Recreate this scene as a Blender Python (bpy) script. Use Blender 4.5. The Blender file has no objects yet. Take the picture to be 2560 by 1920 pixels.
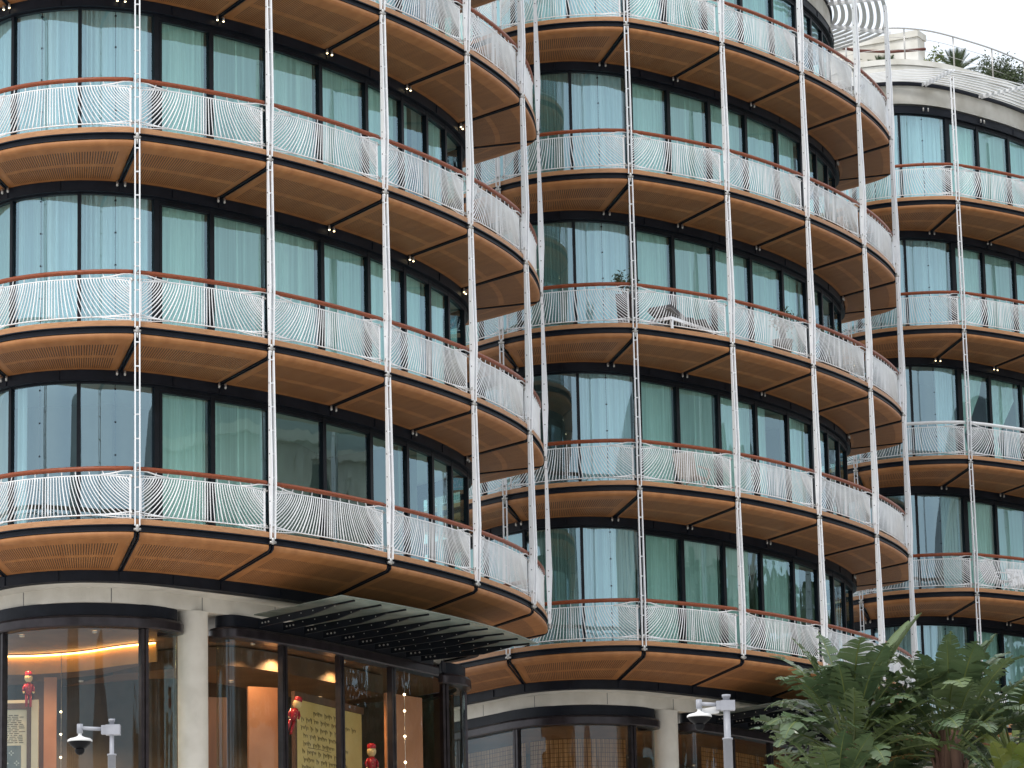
import bpy, math, random
import numpy as np
from mathutils import Vector, Matrix
random.seed(7)
SC = bpy.context.scene
COL = SC.collection
R = math.radians

# ------------------------------------------------------------------ camera
F_PX, PITCH, ROLL = 9206.41, 0.213526, -0.0221284
cam = bpy.data.cameras.new('camera')
cam.sensor_fit = 'HORIZONTAL'; cam.sensor_width = 36.0
cam.lens = 36.0 * F_PX / 2560.0
cam.clip_start = 0.5; cam.clip_end = 3000
camo = bpy.data.objects.new('camera', cam); COL.objects.link(camo)
fw = Vector((0, math.cos(PITCH), math.sin(PITCH)))
up0 = Vector((0, -math.sin(PITCH), math.cos(PITCH)))
ri0 = Vector((1, 0, 0))
ri = ri0 * math.cos(ROLL) + up0 * math.sin(ROLL)
up = up0 * math.cos(ROLL) - ri0 * math.sin(ROLL)
camo.matrix_world = Matrix(((ri.x, up.x, -fw.x, 0), (ri.y, up.y, -fw.y, 0), (ri.z, up.z, -fw.z, 0), (0, 0, 0, 1)))
SC.camera = camo

# ------------------------------------------------------------------ light
SUN_EL, SUN_AZ = R(52), R(205)          # azimuth clockwise from +Y
w = bpy.data.worlds.new('World'); SC.world = w; w.use_nodes = True
nt = w.node_tree
bg = nt.nodes['Background']
sky = nt.nodes.new('ShaderNodeTexSky'); sky.sky_type = 'NISHITA'
sky.sun_disc = False; sky.sun_elevation = SUN_EL; sky.sun_rotation = SUN_AZ
sky.dust_density = 4.0; sky.air_density = 1.0; sky.ozone_density = 1.0
mx = nt.nodes.new('ShaderNodeMix'); mx.data_type = 'RGBA'
mx.inputs[0].default_value = 0.82
nt.links.new(sky.outputs[0], mx.inputs[6])
tc = nt.nodes.new('ShaderNodeTexCoord')
nz = nt.nodes.new('ShaderNodeTexNoise'); nz.inputs['Scale'].default_value = 2.2; nz.inputs['Detail'].default_value = 5
nt.links.new(tc.outputs['Generated'], nz.inputs['Vector'])
rp = nt.nodes.new('ShaderNodeValToRGB')
rp.color_ramp.elements[0].position = .3; rp.color_ramp.elements[0].color = (6.6, 7.3, 8.2, 1)
rp.color_ramp.elements[1].position = .7; rp.color_ramp.elements[1].color = (9.4, 9.6, 9.7, 1)
nt.links.new(nz.outputs['Fac'], rp.inputs[0])
nt.links.new(rp.outputs[0], mx.inputs[7])
nt.links.new(mx.outputs[2], bg.inputs[0])
bg.inputs[1].default_value = 0.10
sl = bpy.data.lights.new('sun', 'SUN'); sl.energy = 1.0; sl.angle = R(14); sl.color = (1, .96, .9)
so = bpy.data.objects.new('sun', sl); COL.objects.link(so)
sd = Vector((math.sin(SUN_AZ) * math.cos(SUN_EL), math.cos(SUN_AZ) * math.cos(SUN_EL), math.sin(SUN_EL)))
so.rotation_euler = sd.to_track_quat('Z', 'Y').to_euler()
SC.view_settings.view_transform = 'Standard'; SC.view_settings.look = 'None'
SC.view_settings.gamma = 1.0; SC.view_settings.exposure = 0.7
SC.cycles.transparent_max_bounces = 16
SC.cycles.max_bounces = 10

# ------------------------------------------------------------------ materials
def newmat(name):
    m = bpy.data.materials.new(name); m.use_nodes = True
    n = m.node_tree.nodes; l = m.node_tree.links
    return m, n, l, n['Principled BSDF']
def noise_mix(n, l, c1, c2, scale, detail=4, coord='Object', stretch=None, lo=.35, hi=.65):
    t = n.new('ShaderNodeTexCoord'); src = t.outputs[coord]
    if stretch:
        mp = n.new('ShaderNodeMapping'); mp.inputs['Scale'].default_value = stretch
        l.new(src, mp.inputs[0]); src = mp.outputs[0]
    z = n.new('ShaderNodeTexNoise'); z.inputs['Scale'].default_value = scale; z.inputs['Detail'].default_value = detail
    l.new(src, z.inputs['Vector'])
    r = n.new('ShaderNodeValToRGB')
    r.color_ramp.elements[0].position = lo; r.color_ramp.elements[0].color = (*c1, 1)
    r.color_ramp.elements[1].position = hi; r.color_ramp.elements[1].color = (*c2, 1)
    l.new(z.outputs['Fac'], r.inputs[0])
    return r.outputs[0], z
def mat(name, c1, c2=None, scale=6, rough=.5, metal=0, bump=0, bscale=60, stretch=None, coord='Object', spec=.5):
    m, n, l, b = newmat(name)
    b.inputs['Roughness'].default_value = rough; b.inputs['Metallic'].default_value = metal
    b.inputs['Specular IOR Level'].default_value = spec
    if c2 is None: b.inputs['Base Color'].default_value = (*c1, 1)
    else:
        o, _ = noise_mix(n, l, c1, c2, scale, coord=coord, stretch=stretch); l.new(o, b.inputs['Base Color'])
    if bump:
        z = n.new('ShaderNodeTexNoise'); z.inputs['Scale'].default_value = bscale
        t = n.new('ShaderNodeTexCoord'); l.new(t.outputs['Object'], z.inputs['Vector'])
        bp = n.new('ShaderNodeBump'); bp.inputs['Strength'].default_value = bump; bp.inputs['Distance'].default_value = .01
        l.new(z.outputs['Fac'], bp.inputs['Height']); l.new(bp.outputs[0], b.inputs['Normal'])
    return m
def emit(name, col, s):
    m, n, l, b = newmat(name)
    b.inputs['Base Color'].default_value = (*col, 1)
    b.inputs['Emission Color'].default_value = (*col, 1); b.inputs['Emission Strength'].default_value = s
    return m

M = {}
M['white'] = mat('white_painted_steel', (.83, .84, .87), (.91, .92, .94), 3, .38)
M['slat'] = mat('white_slat_paint', (.84, .85, .87), (.91, .92, .93), 5, .4)
M['steel'] = mat('brushed_steel', (.42, .41, .40), (.6, .58, .55), 30, .35, .7)
M['bolt'] = mat('dark_bolt', (.12, .12, .13), None, rough=.4, metal=.5)
M['rail'] = mat('varnished_red_brown_rail', (.19, .043, .017), (.29, .078, .031), 14, .34, spec=.3, stretch=(1, 1, 6))
M['railold'] = mat('old_red_brown_rail', (.10, .028, .02), (.15, .045, .03), 9, .5)
M['rail_white'] = mat('white_primer_rail', (.78, .79, .8), (.84, .85, .86), 5, .4)
M['dark'] = mat('blue_black_steel', (.006, .008, .014), (.011, .014, .023), 3, .5, spec=.22)
M['frame'] = mat('black_window_frame', (.004, .006, .010), (.008, .011, .017), 3, .45, spec=.22)
M['bronze'] = mat('dark_bronze', (.018, .014, .017), (.036, .028, .034), 5, .3, .35)
M['fascia'] = mat('orange_timber_edge', (.39, .19, .085), (.50, .26, .125), 7, .5, bump=.1, stretch=(1, 1, 8))
M['deck'] = mat('pale_deck', (.50, .47, .43), (.58, .55, .50), 4, .7)
M['ceil'] = mat('white_room_ceiling', (.62, .61, .58), None, rough=.8)
M['core'] = mat('beige_room_wall', (.33, .30, .26), (.42, .38, .33), 1.2, .8)
M['conc'] = mat('pale_stone_cladding', (.64, .61, .55), (.74, .71, .65), 2.4, .8, bump=.25, bscale=90)
M['weather'] = mat('weathered_white_concrete', (.52, .50, .44), (.76, .75, .71), 1.1, .8, bump=.2, bscale=70)

def soffit_mat():
    m, n, l, b = newmat('slotted_timber_soffit')
    b.inputs['Roughness'].default_value = .55
    uv = n.new('ShaderNodeUVMap'); uv.uv_map = 'UVMap'
    sp = n.new('ShaderNodeSeparateXYZ'); l.new(uv.outputs[0], sp.inputs[0])
    def math_(op, a, bb=None, c=None):
        x = n.new('ShaderNodeMath'); x.operation = op
        for i, v in enumerate((a, bb, c)):
            if v is None: continue
            if isinstance(v, (int, float)): x.inputs[i].default_value = v
            else: l.new(v, x.inputs[i])
        return x.outputs[0]
    u, v = sp.outputs[0], sp.outputs[1]
    fr = math_('FRACT', math_('DIVIDE', u, .048))
    slot = math_('LESS_THAN', fr, .36)
    b1 = math_('MULTIPLY', math_('GREATER_THAN', v, .14), math_('LESS_THAN', v, .50))
    b2 = math_('MULTIPLY', math_('GREATER_THAN', v, .58), math_('LESS_THAN', v, .93))
    msk = math_('MULTIPLY', slot, math_('ADD', b1, b2))
    mp = n.new('ShaderNodeMapping'); mp.inputs['Scale'].default_value = (2.2, 1.1, 1); l.new(uv.outputs[0], mp.inputs[0])
    z = n.new('ShaderNodeTexNoise'); z.inputs['Scale'].default_value = 2.2; z.inputs['Detail'].default_value = 5; l.new(mp.outputs[0], z.inputs['Vector'])
    r = n.new('ShaderNodeValToRGB')
    r.color_ramp.elements[0].position = .3; r.color_ramp.elements[0].color = (.315, .122, .036, 1)
    r.color_ramp.elements[1].position = .7; r.color_ramp.elements[1].color = (.42, .182, .060, 1)
    l.new(z.outputs['Fac'], r.inputs[0])
    mixc = n.new('ShaderNodeMix'); mixc.data_type = 'RGBA'
    l.new(msk, mixc.inputs[0]); l.new(r.outputs[0], mixc.inputs[6]); mixc.inputs[7].default_value = (.05, .02, .008, 1)
    l.new(mixc.outputs[2], b.inputs['Base Color'])
    bp = n.new('ShaderNodeBump'); bp.inputs['Strength'].default_value = .6; bp.inputs['Distance'].default_value = .01; bp.invert = True
    l.new(msk, bp.inputs['Height']); l.new(bp.outputs[0], b.inputs['Normal'])
    return m
M['soffit'] = soffit_mat()

def glass_mat(name, tint, ior, wav, ripple):
    m, n, l, b = newmat(name)
    n.remove(b)
    out = n['Material Output']
    tr = n.new('ShaderNodeBsdfTransparent'); tr.inputs[0].default_value = (*tint, 1)
    gl = n.new('ShaderNodeBsdfGlossy'); gl.inputs['Roughness'].default_value = .012; gl.inputs[0].default_value = (.62, .87, 1, 1)
    fr = n.new('ShaderNodeFresnel')                    # same reflectance from both sides of the thin pane
    ge = n.new('ShaderNodeNewGeometry'); e1 = n.new('ShaderNodeMath'); e1.operation = 'MULTIPLY_ADD'
    l.new(ge.outputs['Backfacing'], e1.inputs[0]); e1.inputs[1].default_value = -2; e1.inputs[2].default_value = 1
    e2 = n.new('ShaderNodeMath'); e2.operation = 'POWER'; e2.inputs[0].default_value = ior; l.new(e1.outputs[0], e2.inputs[1]); l.new(e2.outputs[0], fr.inputs[0])
    mi = n.new('ShaderNodeMixShader')
    t = n.new('ShaderNodeTexCoord'); mp = n.new('ShaderNodeMapping'); mp.inputs['Scale'].default_value = (1, 1, .2)
    oi = n.new('ShaderNodeObjectInfo')
    ad = n.new('ShaderNodeVectorMath'); ad.operation = 'ADD'
    l.new(t.outputs['Object'], mp.inputs[0]); l.new(mp.outputs[0], ad.inputs[0]); l.new(oi.outputs['Location'], ad.inputs[1])
    z = n.new('ShaderNodeTexNoise'); z.inputs['Scale'].default_value = wav; z.inputs['Detail'].default_value = 1.5
    l.new(ad.outputs[0], z.inputs['Vector'])
    bp = n.new('ShaderNodeBump'); bp.inputs['Strength'].default_value = 1; bp.inputs['Distance'].default_value = ripple
    l.new(z.outputs['Fac'], bp.inputs['Height']); l.new(bp.outputs[0], gl.inputs['Normal'])
    l.new(fr.outputs[0], mi.inputs[0]); l.new(tr.outputs[0], mi.inputs[1]); l.new(gl.outputs[0], mi.inputs[2])
    l.new(mi.outputs[0], out.inputs[0])
    return m
M['glass'] = glass_mat('green_tinted_glass', (.70, .95, .91), 2.3, 1.3, .010)
M['glassblue'] = glass_mat('blue_coated_curved_glass', (.72, .93, .97), 2.9, 1.3, .012)
M['shopglass'] = glass_mat('clear_shop_glass', (.90, .93, .90), 1.58, 1.6, .012)
def dusty_glass():
    m, n, l, b = newmat('dusty_canopy_glass')
    o, _ = noise_mix(n, l, (.30, .34, .31), (.44, .46, .42), 2.5); l.new(o, b.inputs['Base Color']); b.inputs['Roughness'].default_value = .25
    tr = n.new('ShaderNodeBsdfTransparent'); tr.inputs[0].default_value = (.55, .62, .58, 1)
    tl = n.new('ShaderNodeBsdfTranslucent'); l.new(o, tl.inputs[0])
    a = n.new('ShaderNodeMixShader'); a.inputs[0].default_value = .5; l.new(b.outputs[0], a.inputs[1]); l.new(tl.outputs[0], a.inputs[2])
    c = n.new('ShaderNodeMixShader'); c.inputs[0].default_value = .38; l.new(a.outputs[0], c.inputs[1]); l.new(tr.outputs[0], c.inputs[2])
    l.new(c.outputs[0], n['Material Output'].inputs[0]); return m
M['canopyglass'] = dusty_glass()
def curtain_mat(name, c1, c2):
    m, n, l, b = newmat(name)
    b.inputs['Roughness'].default_value = .9; b.inputs['Specular IOR Level'].default_value = .1
    o, _ = noise_mix(n, l, c1, c2, 16, stretch=(1, 1, .02), lo=.3, hi=.7)  # vertical streaks paint pleat shading into the cloth colour
    l.new(o, b.inputs['Base Color'])
    tl = n.new('ShaderNodeBsdfTranslucent'); l.new(o, tl.inputs[0])
    mi = n.new('ShaderNodeMixShader'); mi.inputs[0].default_value = .10
    l.new(b.outputs[0], mi.inputs[1]); l.new(tl.outputs[0], mi.inputs[2]); l.new(mi.outputs[0], n['Material Output'].inputs[0])
    return m
M['curtain'] = curtain_mat('pale_sheer_curtain', (.66, .72, .68), (.95, .97, .94))
M['curtain2'] = curtain_mat('green_grey_drape', (.42, .50, .42), (.56, .62, .52))

# ------------------------------------------------------------------ mesh helpers
class MB:
    def __init__(s): s.v = []; s.f = []; s.mi = []; s.uv = {}; s.mats = []; s.cur = 0; s.smooth = []
    def use(s, m):
        if m not in s.mats: s.mats.append(m)
        s.cur = s.mats.index(m); return s
    def vert(s, p): s.v.append(tuple(float(x) for x in p)); return len(s.v) - 1
    def face(s, idx, uv=None, sm=False):
        s.f.append(tuple(idx)); s.mi.append(s.cur); s.smooth.append(sm)
        if uv: s.uv[len(s.f) - 1] = uv
    def box(s, c, ax, ay, az):
        c = Vector(c); ax = Vector(ax); ay = Vector(ay); az = Vector(az)
        i = [s.vert(c + ax * a + ay * b + az * d) for a in (-1, 1) for b in (-1, 1) for d in (-1, 1)]
        for q in ((0, 1, 3, 2), (4, 6, 7, 5), (0, 4, 5, 1), (2, 3, 7, 6), (0, 2, 6, 4), (1, 5, 7, 3)): s.face([i[k] for k in q])
    def abox(s, x0, x1, y0, y1, z0, z1):
        s.box(((x0 + x1) / 2, (y0 + y1) / 2, (z0 + z1) / 2), ((x1 - x0) / 2, 0, 0), (0, (y1 - y0) / 2, 0), (0, 0, (z1 - z0) / 2))
    def tube(s, P, r, n=4, cap=True, sm=True, r1=None):
        P = [Vector(p) for p in P]; rings = []; a = None
        for i, p in enumerate(P):
            t = (P[min(i + 1, len(P) - 1)] - P[max(i - 1, 0)])
            if t.length < 1e-9: t = Vector((0, 0, 1))
            t.normalize()
            if a is None: a = t.cross(Vector((0, 0, 1)) if abs(t.z) < .95 else Vector((0, 1, 0)))
            else: a = a - t * a.dot(t)              # carry the frame along so the tube never twists
            a.normalize(); b = t.cross(a)
            rr = r if r1 is None else r + (r1 - r) * i / (len(P) - 1)
            rings.append([s.vert(p + (a * math.cos(2 * math.pi * (k + .5) / n) + b * math.sin(2 * math.pi * (k + .5) / n)) * rr) for k in range(n)])
        for A, B in zip(rings, rings[1:]):
            for k in range(n): s.face((A[k], B[k], B[(k + 1) % n], A[(k + 1) % n]), sm=sm)
        if cap: s.face(rings[0]); s.face(rings[-1][::-1])
    def lathe(s, prof, c=(0, 0, 0), n=24, a0=0, a1=2 * math.pi):
        c = Vector(c); full = abs(a1 - a0 - 2 * math.pi) < 1e-6; rings = []
        for (r, z) in prof:
            rings.append([s.vert(c + Vector((r * math.cos(a0 + (a1 - a0) * k / n), r * math.sin(a0 + (a1 - a0) * k / n), z))) for k in range(n if full else n + 1)])
        m = n
        for A, B in zip(rings, rings[1:]):
            for k in range(m):
                k2 = (k + 1) % n if full else k + 1
                s.face((A[k], A[k2], B[k2], B[k]), sm=True)
    def sweep(s, C, prof, closed=True, sm=False, caps=True):
        """C: Nx2 plan curve, prof: list of (inset, z) ; inset to the left of travel"""
        C = np.asarray(C); t = np.gradient(C, axis=0); t /= np.linalg.norm(t, axis=1)[:, None]
        nrm = np.stack([-t[:, 1], t[:, 0]], 1); rows = []
        for p, q in zip(C, nrm): rows.append([s.vert((p[0] + q[0] * r, p[1] + q[1] * r, z)) for r, z in prof])
        k = len(prof)
        for A, B in zip(rows, rows[1:]):
            for j in range(k if closed else k - 1): s.face((A[j], A[(j + 1) % k], B[(j + 1) % k], B[j]), sm=sm)
        if closed and caps: s.face(rows[0]); s.face(rows[-1][::-1])
    def ngon(s, C, z, flip=False):
        idx = [s.vert((p[0], p[1], z)) for p in C]; s.face(idx[::-1] if flip else idx)
    def mesh(s, name):
        me = bpy.data.meshes.new(name); me.from_pydata(s.v, [], s.f)
        for m in s.mats: me.materials.append(M[m])
        me.polygons.foreach_set('material_index', s.mi); me.polygons.foreach_set('use_smooth', s.smooth)
        if s.uv:
            ul = me.uv_layers.new(name='UVMap')
            for fi, uvs in s.uv.items():
                for li, q in zip(me.polygons[fi].loop_indices, uvs): ul.data[li].uv = q
        me.update(); return me
CACHE = {}
def cached(key, fn):
    if key not in CACHE: CACHE[key] = fn()
    return CACHE[key]
def ob(name, me, parent=None, loc=(0, 0, 0), rot=(0, 0, 0)):
    o = bpy.data.objects.new(name, me); COL.objects.link(o)
    o.location = loc; o.rotation_euler = rot
    if parent: o.parent = parent
    return o
def thing(name, label, cat, loc=(0, 0, 0), rz=0, group=None, me=None):
    o = ob(name, me, None, loc, (0, 0, rz)); o['label'] = label; o['category'] = cat
    if group: o['group'] = group
    return o
def structure(name, me): o = ob(name, me); o['kind'] = 'structure'; return o

# ------------------------------------------------------------------ plan curves (local to a tower; origin below its front post)
O = [(-6.4,5.1),(-5.2,3.6),(-4.06,2.14),(-3.43,1.33),(-3.0,.85),(-2.3,.30),(-1.66,.03),(-.9,-.10),(-.4,-.09),(0,0),(2.275,1.675),(4.317,4.17),(5.912,6.953),(7.014,9.986),(7.345,12.84),(7.2,13.3),(6.75,13.9),(6.0,14.7),(4.5,16.3),(3,17.9)]
I = [(-5.4,5.7),(-4.5,4.65),(-3.6,3.5),(-3.06,2.74),(-2.6,2.28),(-2.05,1.99),(-1.31,1.86),(-.58,2.02),(.07,2.36),(1.18,3.32),(2.1,4.26),(3.08,5.5),(3.88,6.7),(4.58,8.0),(5.18,9.4),(5.63,10.84),(5.86,12.16),(5.8,12.9),(5.4,13.5),(4.5,14.5),(3,16.1)]
def cr(P, n=14):
    P = [np.array(q, float) for q in P]; P = [2 * P[0] - P[1]] + P + [2 * P[-1] - P[-2]]
    out = []
    for i in range(1, len(P) - 2):
        p0, p1, p2, p3 = P[i - 1:i + 3]
        t0 = 0; t1 = t0 + np.linalg.norm(p1 - p0) ** .5; t2 = t1 + np.linalg.norm(p2 - p1) ** .5; t3 = t2 + np.linalg.norm(p3 - p2) ** .5
        for k in range(n):
            t = t1 + (t2 - t1) * k / n
            A1 = (t1 - t) / (t1 - t0) * p0 + (t - t0) / (t1 - t0) * p1; A2 = (t2 - t) / (t2 - t1) * p1 + (t - t1) / (t2 - t1) * p2
            A3 = (t3 - t) / (t3 - t2) * p2 + (t - t2) / (t3 - t2) * p3
            B1 = (t2 - t) / (t2 - t0) * A1 + (t - t0) / (t2 - t0) * A2; B2 = (t3 - t) / (t3 - t1) * A2 + (t - t1) / (t3 - t1) * A3
            out.append((t2 - t) / (t2 - t1) * B1 + (t - t1) / (t2 - t1) * B2)
    out.append(P[-2]); return np.array(out)
def off(C, d):
    C = np.asarray(C); t = np.gradient(C, axis=0); t /= np.linalg.norm(t, axis=1)[:, None]
    return C + d * np.stack([-t[:, 1], t[:, 0]], 1)
def arc(C): return np.r_[0, np.cumsum(np.linalg.norm(np.diff(C, axis=0), axis=1))]
class Curve:
    def __init__(s, C): s.C = np.asarray(C); s.a = arc(s.C); s.L = s.a[-1]
    def p(s, t): return np.array([np.interp(t, s.a, s.C[:, 0]), np.interp(t, s.a, s.C[:, 1])])
    def tan(s, t):
        d = s.p(min(t + .06, s.L)) - s.p(max(t - .06, 0)); return d / np.linalg.norm(d)
    def seg(s, t0, t1, step=.15):
        n = max(2, int(math.ceil((t1 - t0) / step)) + 1); return np.array([s.p(t) for t in np.linspace(t0, t1, n)])
    def near(s, q): return s.a[np.argmin(np.linalg.norm(s.C - np.array(q), axis=1))]
OC, IC = Curve(cr(O, 40)), Curve(cr(I, 40))
GC = Curve(off(IC.C, .13))
h = 3.6; BASE = 6.47
# the posts' nodes on the deck edge and the inner ends of the soffit beams
node_pts = [O[1], O[4], O[9], O[10], O[11], O[12], O[13], O[14], (5.0, 15.77)]
beam_in = [(-4.0, 4.05), (-2.66, 2.33), (-.5, 1.98), (1.2, 3.34), (3.17, 5.6), (4.64, 8.13), (5.68, 11.0), (5.82, 12.9), (3.9, 15.15)]
NS = [float(OC.near(q)) for q in node_pts]
NI = [float(IC.near(q)) for q in beam_in]
NB = len(NS) - 1
RAD = []
for i in range(len(NS)):
    d = OC.p(NS[i]) - IC.p(NI[i]); d /= np.linalg.norm(d); RAD.append(d)
RAD[2] = np.array([.17, -.985]); RAD[2] /= np.linalg.norm(RAD[2])

# ------------------------------------------------------------------ balcony pieces
def deck_mesh():
    b = MB().use('deck'); b.sweep(off(OC.C[::3], .17), [(0, .13), (0, -.06), (.25, -.06), (.25, .13)])
    # walking surface out to the glass, and the room floor and ceiling behind it
    n = 110
    A = [OC.p(t) for t in np.linspace(0, OC.L, n)]; B = [IC.p(t) for t in np.linspace(0, IC.L, n)]
    ia = [b.vert((*(a * .95 + c * .05), .135)) for a, c in zip(A, B)]; ib = [b.vert((*c, .135)) for c in B]
    for k in range(n - 1): b.face((ia[k], ia[k + 1], ib[k + 1], ib[k]))
    g = list(GC.C[::6])
    b.ngon(g, .14); b.use('ceil').ngon(g, -.30, True)
    return b.mesh('deck')
def fascia_mesh():
    b = MB().use('fascia'); b.sweep(OC.C[::2], [(.035, .062), (.03, .15), (.042, .162), (.22, .162), (.22, .062)], sm=False)
    return b.mesh('fascia')
def channel_mesh():
    b = MB().use('dark'); b.sweep(OC.C[::2], [(.03, .060), (.03, .042), (.085, .036), (.085, -.036), (.03, -.046), (.03, -.066), (.16, -.066), (.16, .060)])
    return b.mesh('edge_channel')
def ring_mesh(dz):
    b = MB().use('dark')
    b.sweep(IC.C[::2], [(-.012, dz + .012), (-.012, dz - .012), (.0, dz - .012), (.0, dz - .185), (-.012, dz - .185), (-.012, dz - .2), (.2, dz - .2), (.2, dz + .012)])
    for t in NI + [(NI[i] + NI[i + 1]) / 2 for i in range(NB)]:       # splice plates on the beam
        p = IC.p(t); q = IC.tan(t); nr = np.array([-q[1], q[0]])
        b.box((p[0] - nr[0] * .008, p[1] - nr[1] * .008, dz - .1), (q[0] * .012, q[1] * .012, 0), (nr[0] * .012, nr[1] * .012, 0), (0, 0, .08))
    return b.mesh('ring_beam')
def soffit_mesh(i, dz):
    b = MB().use('soffit')
    L = NS[i + 1] - NS[i]; g = .055
    n = max(10, int(L / .12)); nv = 8
    bull = [(.10, -.060), (.052, -.068), (.036, -.085), (.034, -.125), (.044, -.155), (.075, -.178), (.12, -.186)]
    rows = []
    for k in range(n + 1):
        f = k / n
        so_ = NS[i] + g + (L - 2 * g) * f
        si = NI[i] + (NI[i + 1] - NI[i]) * (g / L + (1 - 2 * g / L) * f)
        p = OC.p(so_); t = OC.tan(so_); nr = np.array([-t[1], t[0]]); q = IC.p(si)
        row = []
        for r_, z in bull: row.append(((p[0] + nr[0] * r_, p[1] + nr[1] * r_, z), None))
        p0 = p + nr * .12
        for j in range(1, nv + 1):
            v = j / nv; x = p0 * (1 - v) + q * v
            row.append(((x[0], x[1], -.186 + (dz + .186) * v), v))
        rows.append((f, row))
    ids = [[b.vert(x[0]) for x in row] for f, row in rows]
    um = L * .85
    def U(f): return f * um
    for k in range(n):
        f0, f1 = rows[k][0], rows[k + 1][0]
        for j in range(len(ids[0]) - 1):
            va = rows[k][1][j][1]; vb = rows[k][1][j + 1][1]
            va = -.1 if va is None and vb is None else (0 if va is None else va); vb = -.05 if vb is None else vb
            if f0 < .04 or f1 > .96: va_, vb_ = va - 3, vb - 3
            else: va_, vb_ = va, vb
            b.face((ids[k][j], ids[k][j + 1], ids[k + 1][j + 1], ids[k + 1][j]),
                   [(U(f0), va_), (U(f0), vb_), (U(f1), vb_), (U(f1), va_)], sm=True)
    # end returns and top plate so the panel has thickness
    for row in (ids[0], ids[-1]):
        top = [b.vert((b.v[x][0], b.v[x][1], b.v[x][2] + .03 if j > 6 else max(b.v[x][2] + .0, -.06))) for j, x in enumerate(row)]
        for j in range(7, len(row) - 1): b.face((row[j], row[j + 1], top[j + 1], top[j]), [(0, -3)] * 4)
    return b.mesh('soffit')
def beam_mesh(i, dz):
    b = MB().use('dark'); p = OC.p(NS[i]); q = IC.p(NI[i]); d = (q - p) / np.linalg.norm(q - p); s = np.array([-d[1], d[0]])
    L = np.linalg.norm(q - p)
    for sg in (-1, 1):
        P = [(.02, -.064), (.02, -.15), (.11, -.205), (L, dz - .02)]
        c = [p + d * r_ + s * sg * .032 for r_, z in P]
        top = [-.0, -.0, -.15, dz + .02]
        for k in range(3):
            a0, a1 = c[k], c[k + 1]; z0, z1 = P[k][1], P[k + 1][1]
            w_ = s * .013
            v = [b.vert((*(a0 - w_), z0)), b.vert((*(a0 + w_), z0)), b.vert((*(a1 + w_), z1)), b.vert((*(a1 - w_), z1)),
                 b.vert((*(a0 - w_), z0 + .06)), b.vert((*(a0 + w_), z0 + .06)), b.vert((*(a1 + w_), z1 + .06)), b.vert((*(a1 - w_), z1 + .06))]
            for f in ((0, 1, 2, 3), (4, 7, 6, 5), (0, 4, 5, 1), (1, 5, 6, 2), (2, 6, 7, 3), (3, 7, 4, 0)): b.face([v[x] for x in f])
    c0 = p + d * .1; c1 = q
    v = [b.vert((*(c0 - s * .05), -.165)), b.vert((*(c0 + s * .05), -.165)), b.vert((*(c1 + s * .05), dz + .012)), b.vert((*(c1 - s * .05), dz + .012))]
    b.face(v)
    return b.mesh('soffit_beam')
def handrail_mesh(i, m):
    b = MB().use(m); C = Curve(off(OC.seg(NS[i] + .0, NS[i + 1] - .0, .1), .10))
    P = [(*C.p(t), 1.075) for t in np.linspace(.05, C.L - .05, 24)]
    b.tube(P, .045, 10)
    return b.mesh('handrail')
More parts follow.
